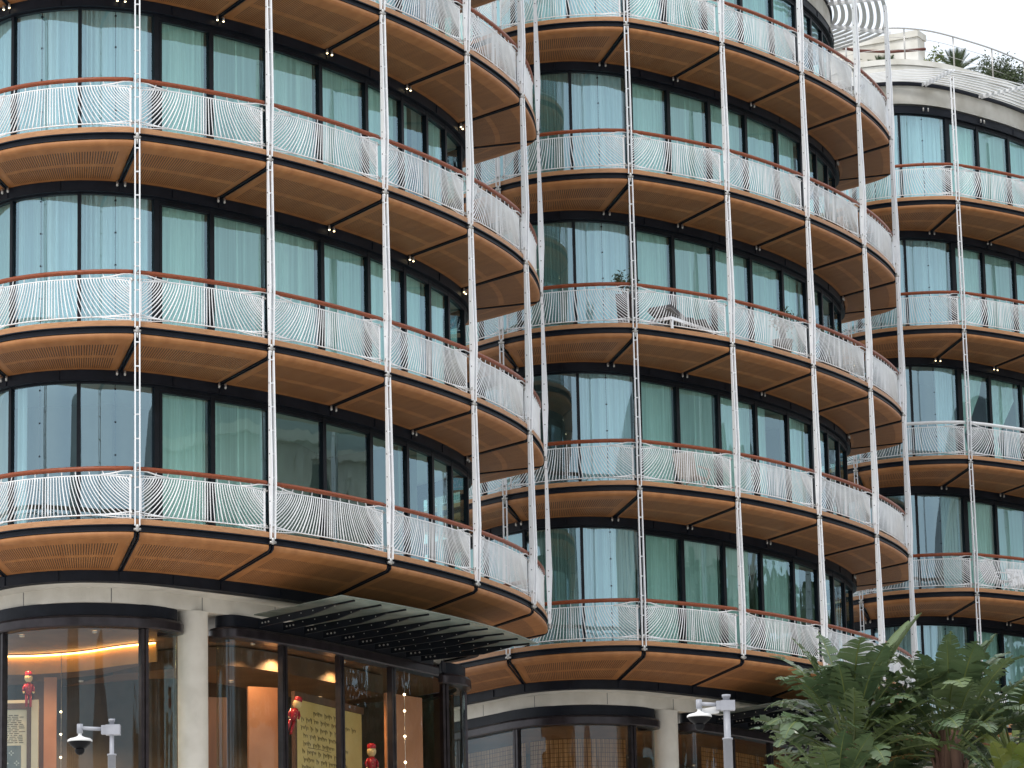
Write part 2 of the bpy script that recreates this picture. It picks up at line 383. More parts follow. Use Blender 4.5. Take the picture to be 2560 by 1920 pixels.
def balustrade_mesh(i):
    b = MB().use('slat')
    C = Curve(off(OC.seg(NS[i], NS[i + 1], .08), .10)); L = C.L
    e0, e1 = .10, L - .10
    H0, H1 = .24, .955
    def q(s, z, out=0.0):
        p = C.p(s); t = C.tan(s); return (p[0] + t[1] * out, p[1] - t[0] * out, z)
    ra = .62                                    # reach of the split rods
    def zt(s):                                  # top of the mesh of slats
        k = min(s - 0, L - s); k = max(0, 1 - k / ra); return H1 - .07 * k ** 1.3
    def zb(s):
        k = min(s, L - s); k = max(0, 1 - k / ra); return H0 + .07 * k ** 1.3
    S = np.linspace(e0, e1, 34)
    b.tube([q(s, zt(s)) for s in S], .013, 5)
    b.tube([q(s, zb(s)) for s in S], .013, 5)
    for a, bb in ((0, 1), (L, -1)):             # rods peeling off to the posts
        for prof, r_ in (([(.0, 1.035), (.13, 1.04), (.22, 1.035), (.42, .985), (ra, H1 + .006)], .014),
                         ([(.10, .955), (.3, .955), (ra, H1 - .002)], .009),
                         ([(.02, .245), (.3, .243), (ra + .05, H0 + .004)], .012),
                         ([(.10, .185), (.3, .19), (ra + .05, H0 - .006)], .010)):
            b.tube([q(a + bb * s, z, .012) for s, z in prof], r_, 5)
        b.box(q(a + bb * .10, .57), (*C.tan(.1 if bb > 0 else L - .1) * .018, 0), (0.0, 0.0, 0.0) if False else (*np.array([-C.tan(.1 if bb > 0 else L - .1)[1], C.tan(.1 if bb > 0 else L - .1)[0]]) * .012, 0), (0, 0, .40))
        b.use('steel')
        for z in (.93, .275):                   # hinge lugs to the post
            b.tube([q(a + bb * .11, z), q(a + bb * .03, z, .01)], .018, 6)
            b.tube([q(a + bb * .075, z - .045), q(a + bb * .075, z + .045)], .016, 6)
        b.use('slat')
    n = int(round((e1 - e0) / .052)); n += n % 2
    for k in range(1, n):
        s0 = e0 + (e1 - e0) * k / n
        m = (s0 - L / 2) / (L / 2); sg = 1 if m > 0 else -1; am = abs(m)
        D = 1.22 * max(0, am - .05) ** 1.12
        thick = (k % 5 == (n // 2) % 5)
        P = []
        z0, z1 = zt(s0), None
        for j in range(11):
            t = j / 10
            s = s0 + sg * D * t ** 1.45
            zlow = zb(min(max(s, e0), e1))
            z = z0 + (zlow - z0) * t
            if s > e1 or s < e0:
                lim = e1 if sg > 0 else e0
                tt = ((lim - s0) / (sg * D)) ** (1 / 1.45); zz = z0 + (zb(lim) - z0) * tt
                P.append(q(lim, zz)); break
            P.append(q(s, z))
        b.tube(P, .0155 if thick else .0115, 4)
        if thick: b.tube([q(s0, zt(s0)), q(s0 - sg * .10 * am ** 2, 1.05)], .012, 4)
        elif am > .62: b.tube([q(s0, zt(s0)), q(s0 - sg * .03, H1 + .004)], .008, 4, cap=False)
    for k in range(7):                           # short ticks between the lower rods
        for a, bb in ((0, 1), (L, -1)):
            s = .16 + k * .066; b.tube([q(a + bb * (s + .03), zb(s)), q(a + bb * s, .19 + .01 * k)], .008, 4, cap=False)
    return b.mesh('balustrade')
def spot_mesh(lit):
    b = MB().use('steel'); b.lathe([(.0, .03), (.022, .03), (.024, -.06), (.021, -.062)], n=10)
    b.use('spot_on' if lit else 'spot_off'); b.lathe([(.021, -.062), (.012, -.075), (0, -.078)], n=10)
    return b.mesh('spotlight')
M['spot_on'] = emit('warm_spot_lens', (1, .78, .42), 5.0)
M['spot_off'] = mat('unlit_spot_lens', (.5, .5, .48), None, rough=.2)
def post_mesh(i, top=False):
    """one storey of a two-bladed post; local origin at its lower node; radial = outward"""
    b = MB().use('white'); rd = np.array(RAD[i]); s = np.array([-rd[1], rd[0]])
    zs = [.03, .10, .35, 1.12, 1.6, 2.4, 3.2, h - .07]
    inn = [-.022, -.026, -.034, -.048, -.044, -.036, -.028, -.024]
    out = [.026, .032, .045, .082, .072, .052, .034, .026]
    c0 = np.array([0., 0.]) + rd * .02
    for sg in (-1, 1):
        rows = []
        for z, a, o in zip(zs, inn, out):
            rows.append([b.vert((*(c0 + rd * r_ + s * sg * d), z)) for r_, d in ((a, .030), (o, .030), (o, .052), (a, .052))])
        for A, B in zip(rows, rows[1:]):
            for k in range(4): b.face((A[k], A[(k + 1) % 4], B[(k + 1) % 4], B[k]))
        b.face(rows[0]); b.face(rows[-1][::-1])
    for k in range(8):
        z = .28 + k * .44
        p = c0 + rd * .004
        b.use('white').tube([(*(p - s * .05), z), (*(p + s * .05), z)], .014, 6)
        b.use('bolt').tube([(*(p - s * .060), z), (*(p + s * .060), z)], .012, 6)
    b.use('steel')                                # node: pin, ball and stub into the edge channel
    b.lathe([(0, -.075), (.028, -.07), (.036, -.03), (.036, .02), (.03, .05), (0, .055)], (*(c0), 0), 10)
    b.tube([(*(c0 - s * .065), -.035), (*(c0 + s * .065), -.035)], .024, 8)
    b.tube([(*(c0 + rd * .02), -.01), (*(c0 - rd * .13), -.01)], .022, 8)
    b.tube([(*(c0 - s * .058), 1.035), (*(c0 + s * .058), 1.035)], .02, 6)
    b.tube([(*(c0 - s * .058), .25), (*(c0 + s * .058), .25)], .018, 6)
    b.tube([(*(c0 + s * .0), h - .16), (*(c0), h - .05)], .022, 8)
    return b.mesh('post')

# ------------------------------------------------------------------ windows
WB = [1.35, 2.85, 4.30, 5.69, 7.15, 8.43, 9.88, 11.42, 12.97, 14.42, 15.62, 16.75, 18.08, 19.45, 20.95, 22.4]
GT = h - .49
def is_curved(k): return k in (1, 2, 3)
def frame_mesh(k):
    b = MB().use('frame'); t0, t1 = WB[k], WB[k + 1]; cv = is_curved(k)
    w_ = .034 if cv else .052
    def jamb(t, ww, r0, r1):
        p = GC.p(t); d = GC.tan(t); nr = np.array([-d[1], d[0]]); c = p + nr * (r0 + r1) / 2
        b.box((*c, (.16 + GT) / 2), (*(d * ww), 0), (*(nr * (r1 - r0) / 2), 0), (0, 0, (GT - .16) / 2))
    jamb(t0 + w_, w_, -.05, .07)
    if k == 4: jamb(t0 + .16, .03, -.02, .07)
    S = GC.seg(t0, t1, .12)
    hd = .04 if cv else .13
    b.sweep(S, [(-.04, GT + .01), (-.04, GT - hd), (.06, GT - hd), (.06, GT + .01)])
    if not cv: b.sweep(S, [(-.055, GT - hd * .45), (-.055, GT - hd * .55), (-.04, GT - hd * .55), (-.04, GT - hd * .45)])
    b.sweep(S, [(-.04, .24), (-.04, .15), (.06, .15), (.06, .24)])
    if cv and k != 1:                             # thin glazing joint with its clips
        t = (t0 + t1) / 2 - .02; p = GC.p(t); d = GC.tan(t); nr = np.array([-d[1], d[0]])
        b.box((*(p + nr * .02), (GT + .2) / 2), (*(d * .006), 0), (*(nr * .008), 0), (0, 0, (GT - .24) / 2))
        for z in np.arange(.5, GT, .62): b.box((*(p + nr * .02), z), (*(d * .016), 0), (*(nr * .02), 0), (0, 0, .016))
    return b.mesh('window')
def pane_mesh(k):
    b = MB().use('glassblue' if is_curved(k) else 'glass'); S = GC.seg(WB[k], WB[k + 1], .06 if is_curved(k) else 3)
    b.sweep(S, [(.0, GT - .01), (.0, .2)], closed=False, sm=is_curved(k)); return b.mesh('pane')
def curtain_mesh(k, style):
    t0, t1 = WB[k] + .05, WB[k + 1] - .02; W = t1 - t0
    b = MB().use('curtain2' if style.startswith('green') else 'curtain')
    rnd = random.Random(k * 31 + sum(map(ord, style)))
    st = style.replace('green', '')
    spans = {'full': [(0, 1)], 'left': [(0, .42)], 'right': [(.55, 1)], 'tied': [(0, 1)], 'mid': [(.35, .8)], 'sides': [(0, .3), (.74, 1)], 'thin': [(0, .14)], 'most': [(0, .8)]}[st]
    for a, c in spans:
        n = int(W * (c - a) / .022) + 2; ph = rnd.random() * 9; S = []
        def row(z, gather):
            out = []
            for j in range(n):
                f = j / (n - 1); ff = f
                if gather: ff = f * (1 - gather) if True else f
                t = t0 + W * (a + (c - a) * ff)
                p = GC.p(t); d = GC.tan(t); nr = np.array([-d[1], d[0]])
                x = t * 1.0
                am = (.058 + .018 * math.sin(x * 2.3 + ph)) * math.sin(2 * math.pi * x / (.135 + .02 * math.sin(x * 1.7 + ph)) + ph) + .012 * math.sin(x * 61 + ph)
                p = p + nr * (.15 + am); out.append(b.vert((*p, z)))
            return out
        if st == 'tied': zz = [(.2, .35), (.8, .55), (1.3, .72), (1.9, .4), (2.5, .12), (GT, 0)]
        else: zz = [(.2, 0), (1.2, .0), (GT, 0)]
        rows = [row(z, g) for z, g in zz]
        for A, B in zip(rows, rows[1:]):
            for j in range(n - 1): b.face((A[j], A[j + 1], B[j + 1], B[j]), sm=True)
    return b.mesh('curtain')
def core_mesh():
    b = MB().use('core')
    P = [(-4.9, 6.6), (-3.2, 5.2), (-1.0, 5.0), (1.0, 7.0), (2.4, 9.4), (3.1, 12.2), (2.2, 15.4)]
    for (x0, y0), (x1, y1) in zip(P, P[1:]):
        i = [b.vert((x0, y0, .14)), b.vert((x1, y1, .14)), b.vert((x1, y1, h - .3)), b.vert((x0, y0, h - .3))]; b.face(i)
    for t, q in ((4.3, (-3.2, 5.2)), (9.88, (1.4, 7.7)), (15.62, (2.7, 10.8))):   # party walls
        p = GC.p(t) + (np.array(q) - GC.p(t)) * .12
        i = [b.vert((*p, .14)), b.vert((*q, .14)), b.vert((*q, h - .3)), b.vert((*p, h - .3))]; b.face(i)
    return b.mesh('room_wall')

# ------------------------------------------------------------------ shop storey
Z1 = BASE
CONC = cr([(-5.3, 6.6), (-4.2, 5.3), (-2.93, 3.6), (-2.0, 2.88), (-1.29, 2.72), (-.63, 2.93), (-.12, 3.33), (.28, 3.73), (.85, 4.28), (2.1, 5.6), (3.2, 7.3), (4.1, 9.2), (4.8, 11.2), (5.1, 12.6), (4.9, 13.5), (4.2, 14.6), (2.9, 16.2)], 10)
BOX1 = cr([(-5.0, 6.3), (-3.9, 4.75), (-2.88, 3.30), (-2.27, 2.86), (-1.43, 2.70), (-.63, 2.89), (-.1, 3.17), (.27, 3.55), (.44, 3.86), (.42, 4.15), (.15, 4.45)], 10)
BOX2 = cr([(.95, 5.25), (.84, 4.98), (.90, 4.74), (1.12, 4.57), (1.36, 4.57), (1.56, 4.74), (1.80, 5.05), (2.35, 5.80), (2.97, 6.75), (3.65, 7.95), (4.31, 9.2), (4.78, 10.05), (5.06, 10.62)], 10)
BOX3 = cr([(5.02, 11.75), (5.12, 11.72), (5.30, 11.82), (5.5, 12.05), (5.66, 12.5), (5.66, 13.1), (5.35, 13.8), (4.4, 14.9)], 10)
def stone_mesh():
    b = MB().use('conc')
    b.sweep(CONC, [(-.42, -.585), (0, -.605), (0, -.875), (.5, -.875), (.5, -.585)])
    b.use('bolt')
    for t in (2.7, 4.5, 6.28, 8.35, 10.2, 12.0, 13.8, 15.6):      # joints cut between the stones
        c = Curve(CONC); p = c.p(t); d = c.tan(t); nr = np.array([-d[1], d[0]])
        b.box((*(p + nr * .002), -.742), (*(d * .006), 0), (*(nr * .006), 0), (0, 0, .13))
    return b.mesh('stone_band')
def band_mesh(C):
    b = MB().use('dark'); b.sweep(off(C, .12), [(0, -.872), (0, -1.105), (.3, -1.105), (.3, -.872)]); return b.mesh('fascia_band')
def cornice_mesh(C):
    b = MB().use('bronze'); b.sweep(C, [(0.09, -1.10), (.02, -1.12), (0, -1.16), (0, -1.30), (.015, -1.325), (.3, -1.325), (.3, -1.10)]); return b.mesh('cornice')
def shopwin_mesh(C, ts, z0=-6.3):
    c = Curve(off(C, .14)); b = MB().use('bronze')
    for t in ts:
        p = c.p(t); d = c.tan(t); nr = np.array([-d[1], d[0]])
        for dd in (-.045, .045):
            b.box((*(p + d * dd), (-1.32 + z0) / 2), (*(d * .032), 0), (*(nr * .06), 0), (0, 0, (-1.32 - z0) / 2))
    return b.mesh('shop_window')
def shoppane_mesh(C, t0, t1, z0=-6.3):
    c = Curve(off(C, .14)); b = MB().use('shopglass')
    b.sweep(c.seg(t0, t1, .07), [(0, -1.32), (0, z0)], closed=False, sm=True); return b.mesh('pane')
def column_mesh():
    b = MB().use('conc'); b.lathe([(.30, -.876), (.30, -.9), (.285, -.905), (.285, -6.47)], (.59, 4.32, 0), 40); return b.mesh('column')
CAN_O = cr([(3.48, 2.51), (4.5, 3.87), (5.35, 5.2), (6.04, 6.49), (6.65, 7.9), (7.1, 9.29)], 8)
CAN_I = cr([(1.72, 4.62), (2.42, 5.45), (3.1, 6.55), (3.75, 7.75), (4.35, 8.95), (5.0, 10.3)], 8)
def canopy_mesh():
    b = MB().use('canopyglass'); co, ci = Curve(CAN_O), Curve(CAN_I); n = 30; rows = []
    for k in range(n + 1):
        o, i_ = co.p(co.L * k / n), ci.p(ci.L * k / n)
        rows.append([b.vert((*o, -.885)), b.vert((*i_, -.885)), b.vert((*i_, -.905)), b.vert((*o, -.905))])
    for A, B in zip(rows, rows[1:]):
        for k in range(4): b.face((A[k], B[k], B[(k + 1) % 4], A[(k + 1) % 4]))
    b.face(rows[0]); b.face(rows[-1][::-1]); return b.mesh('canopy')
def fin_mesh(k, n=10):
    co, ci = Curve(CAN_O), Curve(CAN_I); f = (k + .35) / n
    i_, o = ci.p(ci.L * f), co.p(co.L * min(1, f)); d = (o - i_); L = np.linalg.norm(d); d /= L; s = np.array([-d[1], d[0]])
    b = MB().use('frame')
    pr = [(-.1, -1.10), (L * .55, -1.08), (L * .80, -.995), (L * .83, -.97), (L * .80, -.955), (-.1, -.955)]
    for w0 in (0,):
        A = [b.vert((*(i_ + d * r_ - s * .02), z)) for r_, z in pr]; B = [b.vert((*(i_ + d * r_ + s * .02), z)) for r_, z in pr]
        b.face(A[::-1]); b.face(B)
        for j in range(len(pr)): b.face((A[j], A[(j + 1) % 6], B[(j + 1) % 6], B[j]))
    c = i_ + d * (L * .46) + s * .20
    b.box((*c, -.925), (*(d * L * .48), 0), (*(s * .02), 0), (0, 0, .016))   # glazing bar beside it
    b.use('steel')
    for r_ in (.02, .12, .22): b.lathe([(0, .03), (.028, .028), (.028, -.028), (0, -.03)], (*(i_ + d * r_), -1.03), 8) if False else b.tube([(*(i_ + d * r_ - s * .032), -1.03), (*(i_ + d * r_ + s * .032), -1.03)], .018, 7)
    for r_ in np.linspace(.5, L * .72, 5):
        b.tube([(*(i_ + d * r_ - s * .028), -1.0), (*(i_ + d * r_ + s * .028), -1.0)], .010, 6)
        b.tube([(*(i_ + d * r_ + s * .2), -.95), (*(i_ + d * r_ + s * .2), -.936)], .02, 6)
    return b.mesh('canopy_fin')
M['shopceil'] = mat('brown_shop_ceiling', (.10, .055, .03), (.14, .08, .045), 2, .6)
M['shopwall'] = mat('terracotta_shop_wall', (.42, .17, .08), (.52, .23, .12), 1.5, .7)
M['shopdark'] = mat('dark_shop_back', (.07, .055, .045), (.11, .085, .07), 1.5, .7)
def shop_room_mesh():
    b = MB().use('shopceil')
    g = [p for p in off(BOX1, .3)[::4]] + [p for p in off(BOX2, .3)[::6]] + [p for p in off(BOX3, .3)[::6]]
    P = [(-5.1, 6.5), (-4.9, 8.4), (-3.4, 9.2), (-.6, 9.6), (.6, 10.6), (1.6, 13.0), (2.4, 15.6), (4.6, 14.9), (5.3, 13.6)]
    g = g + [np.array(q) for q in P[::-1]]
    b.ngon(g, -1.24, True); b.use('deck').ngon(g, -6.3); b.use('shopdark')
    for (x0, y0), (x1, y1) in zip(P, P[1:]):
        b.face([b.vert((x0, y0, -6.3)), b.vert((x1, y1, -6.3)), b.vert((x1, y1, -1.24)), b.vert((x0, y0, -1.24))])
    return b.mesh('shop_room')

# ------------------------------------------------------------------ roof
def rz(): return None
def roofband_mesh():
    b = MB().use('weather')
    C = IC.C[::2]
    b.sweep(C, [(.05, -.215), (.05, .31), (.6, .31), (.6, -.215)])
    b.sweep(C, [(.09, .415), (.09, .91), (.6, .91), (.6, .415)])
    return b.mesh('roof_band')
def roofdark_mesh():
    b = MB().use('dark'); b.sweep(IC.C[::2], [(.0, .312), (.0, .412), (.4, .412), (.4, .312)]); return b.mesh('roof_channel')
def coping_mesh():
    b = MB().use('weather'); b.sweep(IC.C[::2], [(.03, .925), (.03, 1.08), (.7, 1.08), (.7, .925)])
    b.use('deck').ngon(list(off(IC.C[::6], .65)), .95)
    return b.mesh('parapet')
def pergola_mesh():
    b = MB().use('slat')
    n = 140; nl = 8
    for j in range(nl):
        v = .05 + .88 * j / (nl - 1)
        rows = []
        for k in range(n + 1):
            f = k / n
            so_ = np.interp(f * NB, range(NB + 1), NS); si = np.interp(f * NB, range(NB + 1), NI)
            o, q = OC.p(so_), IC.p(si); d = (q - o) / np.linalg.norm(q - o); c = o + (q - o) * v; z = .12 + .24 * v
            rows.append([b.vert((*(c - d * .055), z + .05)), b.vert((*(c + d * .055), z + .075)), b.vert((*(c + d * .055), z + .055)), b.vert((*(c - d * .055), z + .03))])
        for A, B in zip(rows, rows[1:]):
            for k in range(4): b.face((A[k], A[(k + 1) % 4], B[(k + 1) % 4], B[k]))
    return b.mesh('pergola')
def pergola_beam_mesh(i):
    b = MB().use('white'); o, q = OC.p(NS[i]), IC.p(NI[i]); d = (q - o); L = np.linalg.norm(d); d /= L; s = np.array([-d[1], d[0]])
    for sg in (-1, 1):
        a0, a1 = o - d * .12 + s * sg * .05, q + s * sg * .05; w_ = s * .008
        v = [b.vert((*(a0 - w_), .075)), b.vert((*(a0 + w_), .075)), b.vert((*(a1 + w_), .30)), b.vert((*(a1 - w_), .30)),
             b.vert((*(a0 - w_), .145)), b.vert((*(a0 + w_), .145)), b.vert((*(a1 + w_), .385)), b.vert((*(a1 - w_), .385))]
        for f in ((0, 3, 2, 1), (4, 5, 6, 7), (0, 1, 5, 4), (1, 2, 6, 5), (2, 3, 7, 6), (3, 0, 4, 7)): b.face([v[x] for x in f])
    return b.mesh('pergola_beam')
def roofrail_mesh():
    b = MB().use('steel'); c = Curve(off(IC.C, .32))
    for z, r_ in ((2.08, .026), (1.80, .008), (1.45, .008)): b.tube([(*c.p(t), z) for t in np.linspace(.5, c.L - .5, 120)], r_, 6)
    for t in np.arange(.6, c.L - .4, 1.75): b.tube([(*c.p(t), 1.07), (*c.p(t), 2.08)], .024, 6)
    return b.mesh('roof_railing')

# ------------------------------------------------------------------ towers
P1 = (-6.683, 64.164); STEP = (9.469, 16.479); ZG = 11.467 - BASE
CURT = {  # (tower, floor): style for each window from the left ; 'none' leaves the room open
 (0, 1): ['thin', 'none', 'thin', 'none', 'full', 'full', 'none', 'none', 'none', 'thin', 'none', 'none', 'none', 'none', 'none'],
 (0, 2): ['full', 'greenfull', 'full', 'full', 'full', 'full', 'full', 'full', 'full', 'full', 'full', 'none', 'none', 'none', 'none'],
 (0, 3): ['full', 'full', 'full', 'full', 'full', 'full', 'full', 'full', 'full', 'left', 'full', 'none', 'none', 'none', 'none'],
 (1, 1): ['full', 'greenfull', 'greenfull', 'full', 'full', 'full', 'most', 'full', 'left', 'none', 'none', 'none', 'none', 'none', 'none'],
 (1, 2): ['none', 'none', 'none', 'full', 'full', 'full', 'full', 'left', 'full', 'none', 'none', 'none', 'none', 'none', 'none'],
 (1, 3): ['greenfull', 'greenfull', 'greenfull', 'full', 'full', 'full', 'full', 'full', 'most', 'thin', 'none', 'none', 'none', 'none', 'none'],
 (1, 4): ['greenfull', 'greenfull', 'greenfull', 'full', 'full', 'full', 'full', 'full', 'full', 'none', 'none', 'none', 'none', 'none', 'none'],
 (2, 3): ['none', 'none', 'none', 'right', 'tied', 'tied', 'tied', 'tied', 'none', 'none', 'none', 'none', 'none', 'none', 'none'],
 (2, 2): ['none', 'none', 'none', 'right', 'full', 'full', 'full', 'full', 'none', 'none', 'none', 'none', 'none', 'none', 'none'],
}
DEF = ['full'] * 9 + ['left', 'none', 'none', 'none', 'none', 'none']
LIT = {0: {4: 'all', 3: (4, 5, 6, 7)}, 1: {}, 2: {4: 'all'}}
TL = ['nearest curved tower, at left, with a lit shop beside a black glass canopy',
      'middle curved tower, with potted shrubs on a balcony and woven blinds below',
      'farthest curved tower, at right, with plants behind its roof railing']
TOWERS = []
for ti in range(3):
    tw = thing('apartment_tower', TL[ti], 'apartment building', (P1[0] + STEP[0] * ti, P1[1] + STEP[1] * ti, ZG), 0, 'curved apartment towers')
    TOWERS.append(tw)
    for fl in range(1, 6):
        z = BASE + (fl - 1) * h; dz = -.43 if fl == 1 else -.30
        if fl == 1: zb_ = z - .03 if False else z
        bal = ob('balcony', cached('deck', deck_mesh), tw, (0, 0, z))
        ob('edge_board', cached('fascia', fascia_mesh), bal); ob('edge_channel', cached('channel', channel_mesh), bal)
        ob('ring_beam', cached(('ring', dz), lambda: ring_mesh(dz)), bal)
        lit = LIT[ti].get(fl, ())
        for i in range(NB):
            ob('soffit', cached(('soffit', i, dz), lambda: soffit_mesh(i, dz)), bal)
            rm = 'rail_white' if (ti, fl) == (2, 3) else 'rail'
            ob('handrail', cached(('hand', i, rm), lambda: handrail_mesh(i, rm)), bal)
            ob('balustrade', cached(('bal', i), lambda: balustrade_mesh(i)), bal)
        for i in range(NB + 1):
            ob('soffit_beam', cached(('beam', i, dz), lambda: beam_mesh(i, dz)), bal)
            if fl > 1:
                p = IC.p(NI[i]); d = IC.tan(NI[i]); nr = np.array([-d[1], d[0]])
                for sg in (-1, 1):
                    on = lit == 'all' or (i in lit)
                    ob('spotlight', cached(('spot', on), lambda: spot_mesh(on)), bal, (*(p - nr * .07 + d * sg * .075), dz - .03))
        for i in range(NB + 1):
            p = OC.p(NS[i]); ob('post', cached(('post', i), lambda: post_mesh(i)), tw, (*p, z))
        st = CURT.get((ti, fl), DEF)
        for k in range(15):
            fr = ob('window', cached(('frame', k), lambda: frame_mesh(k)), tw, (0, 0, z))
            ob('pane', cached(('pane', k), lambda: pane_mesh(k)), fr)
            if st[k] != 'none': ob('curtain', cached(('curt', k, st[k]), lambda: curtain_mesh(k, st[k])), fr)
        ob('room_wall', cached('core', core_mesh), tw, (0, 0, z))
    # roof
    z = BASE + 5 * h
    rg = ob('ring_beam', cached(('ring', -.3), lambda: ring_mesh(-.3)), tw, (0, 0, z))
    for i in range(NB + 1):
        p = IC.p(NI[i]); d = IC.tan(NI[i]); nr = np.array([-d[1], d[0]])
        for sg in (-1, 1): ob('spotlight', cached(('spot', False), lambda: spot_mesh(False)), rg, (*(p - nr * .045 + d * sg * .075), -.36))
    ob('roof_band', cached('rb', roofband_mesh), tw, (0, 0, z)); ob('roof_channel', cached('rd', roofdark_mesh), tw, (0, 0, z))
    pa = ob('parapet', cached('cop', coping_mesh), tw, (0, 0, z)); ob('roof_railing', cached('rr', roofrail_mesh), pa)
    pg = ob('pergola', cached('perg', pergola_mesh), tw, (0, 0, z))
    for i in range(NB + 1): ob('pergola_beam', cached(('pb', i), lambda: pergola_beam_mesh(i)), pg)
    # shop storey
    ob('stone_band', cached('stone', stone_mesh), tw, (0, 0, Z1))
    ob('column', cached('column', column_mesh), tw, (0, 0, Z1))
    for bi, (C, ts) in enumerate(((BOX1, (1.2, 3.55, 6.45)), (BOX2, (2.15, 4.05, 6.05)), (BOX3, (.12, 1.5)))):
        ob('fascia_band', cached(('fb', bi), lambda: band_mesh(C)), tw, (0, 0, Z1))
        ob('cornice', cached(('co', bi), lambda: cornice_mesh(C)), tw, (0, 0, Z1))
        sw = ob('shop_window', cached(('sw', bi), lambda: shopwin_mesh(C, ts)), tw, (0, 0, Z1))
        L = Curve(off(C, .14)).L; ed = [0] + list(ts) + [L]
        for a, c in zip(ed, ed[1:]): ob('pane', cached(('sp', bi, a), lambda: shoppane_mesh(C, a, c)), sw)
    ca = ob('canopy', cached('canopy', canopy_mesh), tw, (0, 0, Z1))
    for k in range(10): ob('canopy_fin', cached(('fin', k), lambda: fin_mesh(k)), ca)
    ob('shop_room', cached('shoproom', shop_room_mesh), tw, (0, 0, Z1))
# ------------------------------------------------------------------ shop interiors
TL_ = lambda ti, x, y, z: (P1[0] + STEP[0] * ti + x, P1[1] + STEP[1] * ti + y, z)
M['cove'] = emit('cove_light_strip', (1, .52, .14), 9.0)
M['lamp_on'] = emit('bulb_and_added_light_lens', (1, .78, .45), 6.0)
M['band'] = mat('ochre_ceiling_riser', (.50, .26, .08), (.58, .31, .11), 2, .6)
M['walnut'] = mat('walnut_frame', (.09, .04, .022), (.13, .06, .03), 6, .45, stretch=(1, 1, .2))
M['cream'] = mat('cream_board', (.62, .5, .34), (.7, .58, .42), 2, .6)
M['paper'] = mat('aged_letter_paper', (.60, .42, .15), (.70, .52, .22), 1.2, .7)
M['ink'] = mat('brown_ink', (.10, .065, .03), None, rough=.7)
M['greyprint'] = mat('grey_print', (.09, .10, .10), (.16, .165, .165), 3, .5)
M['palegrey'] = mat('pale_grey_print', (.42, .42, .39), None, rough=.5)
M['red'] = mat('glossy_red_plastic', (.30, .008, .02), (.38, .014, .03), 4, .22)
M['doll_skin'] = mat('pale_yellow_wood', (.66, .47, .24), None, rough=.4)
RISE = cr([(-5.2, 8.0), (-4.2, 7.2), (-3.36, 6.75), (-2.6, 6.72), (-1.77, 6.42), (-.9, 5.75), (-.2, 5.35)], 8)
RISE2 = cr([(-1.2, 7.0), (.3, 6.25), (1.1, 6.15), (1.7, 6.75), (2.6, 8.2), (3.3, 9.5), (3.9, 10.8)], 8)
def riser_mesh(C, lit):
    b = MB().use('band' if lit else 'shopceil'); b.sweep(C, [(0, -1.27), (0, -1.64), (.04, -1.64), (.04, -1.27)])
    b.use('shopceil'); c = Curve(C)
    F = [c.p(t) for t in np.linspace(0, c.L, 20)]; Bk = [p + np.array([-1.2, 1.6]) for p in F]
    for k in range(19):
        i = [b.vert((*F[k], -1.645)), b.vert((*F[k + 1], -1.645)), b.vert((*Bk[k + 1], -1.645)), b.vert((*Bk[k], -1.645))]; b.face(i)
    return b.mesh('ceiling_riser')
def strip_mesh(C):
    b = MB().use('cove'); b.sweep(C, [(-.055, -1.275), (-.055, -1.30), (-.015, -1.30), (-.015, -1.275)]); return b.mesh('cove_light')
def added_downlight(ti, x, y, z, w_, name='added_downlight'):  # ceiling can with a spot bulb, added to brighten a shop interior
    b = MB().use('steel'); b.lathe([(.05, 0), (.05, -.03), (.035, -.03)], n=12); b.use('lamp_on'); b.lathe([(.035, -.015), (0, -.015)], n=12)
    o = ob(name, b.mesh('added_downlight'), TOWERS[ti], (x, y, z))
    l = bpy.data.lights.new('added_downlight_bulb', 'SPOT'); l.energy = w_ * 2.6; l.spot_size = R(130); l.spot_blend = .6; l.color = (1, .66, .34); l.shadow_soft_size = .06
    lo = ob('added_downlight_bulb', l, o, (0, 0, -.04))
t1 = TOWERS[0]
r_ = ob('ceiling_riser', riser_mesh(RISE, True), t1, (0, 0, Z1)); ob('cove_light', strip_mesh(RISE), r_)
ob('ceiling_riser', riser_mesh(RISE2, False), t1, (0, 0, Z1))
for x, y, w_ in ((-3.6, 8.3, 100), (-1.9, 7.6, 80), (1.0, 8.2, 60), (2.6, 11.0, 50)): added_downlight(0, x, y, Z1 - 1.66, w_)
for x, y, w_ in ((-2.6, 4.2, 45), (-1.2, 3.9, 30), (2.1, 6.9, 85), (3.2, 8.7, 70), (1.6, 5.9, 40)): added_downlight(0, x, y, Z1 - 1.25, w_)  # front cans added to light up the figurines and the letter
def panel(x, y, z0, z1_, wd, th, rz, m, extra=None):
    b = MB().use(m); b.abox(-wd / 2, wd / 2, -th / 2, th / 2, z0, z1_)
    return ob('wall_panel', b.mesh('wall_panel'), t1, (x - P1[0], y - P1[1], -ZG), (0, 0, rz))
panel(-8.92, 69.75, 5.2, 9.6, .24, .05, 0, 'shopwall')
panel(-9.15, 69.9, 5.2, 9.55, .22, .05, 0, 'walnut')
panel(-4.95, 70.7, 5.2, 9.45, .62, .06, .5, 'shopwall')
panel(-2.35, 74.3, 5.2, 9.7, 1.2, .06, .95, 'shopwall')
panel(-5.9, 70.9, 5.2, 9.3, .5, .06, .3, 'walnut')
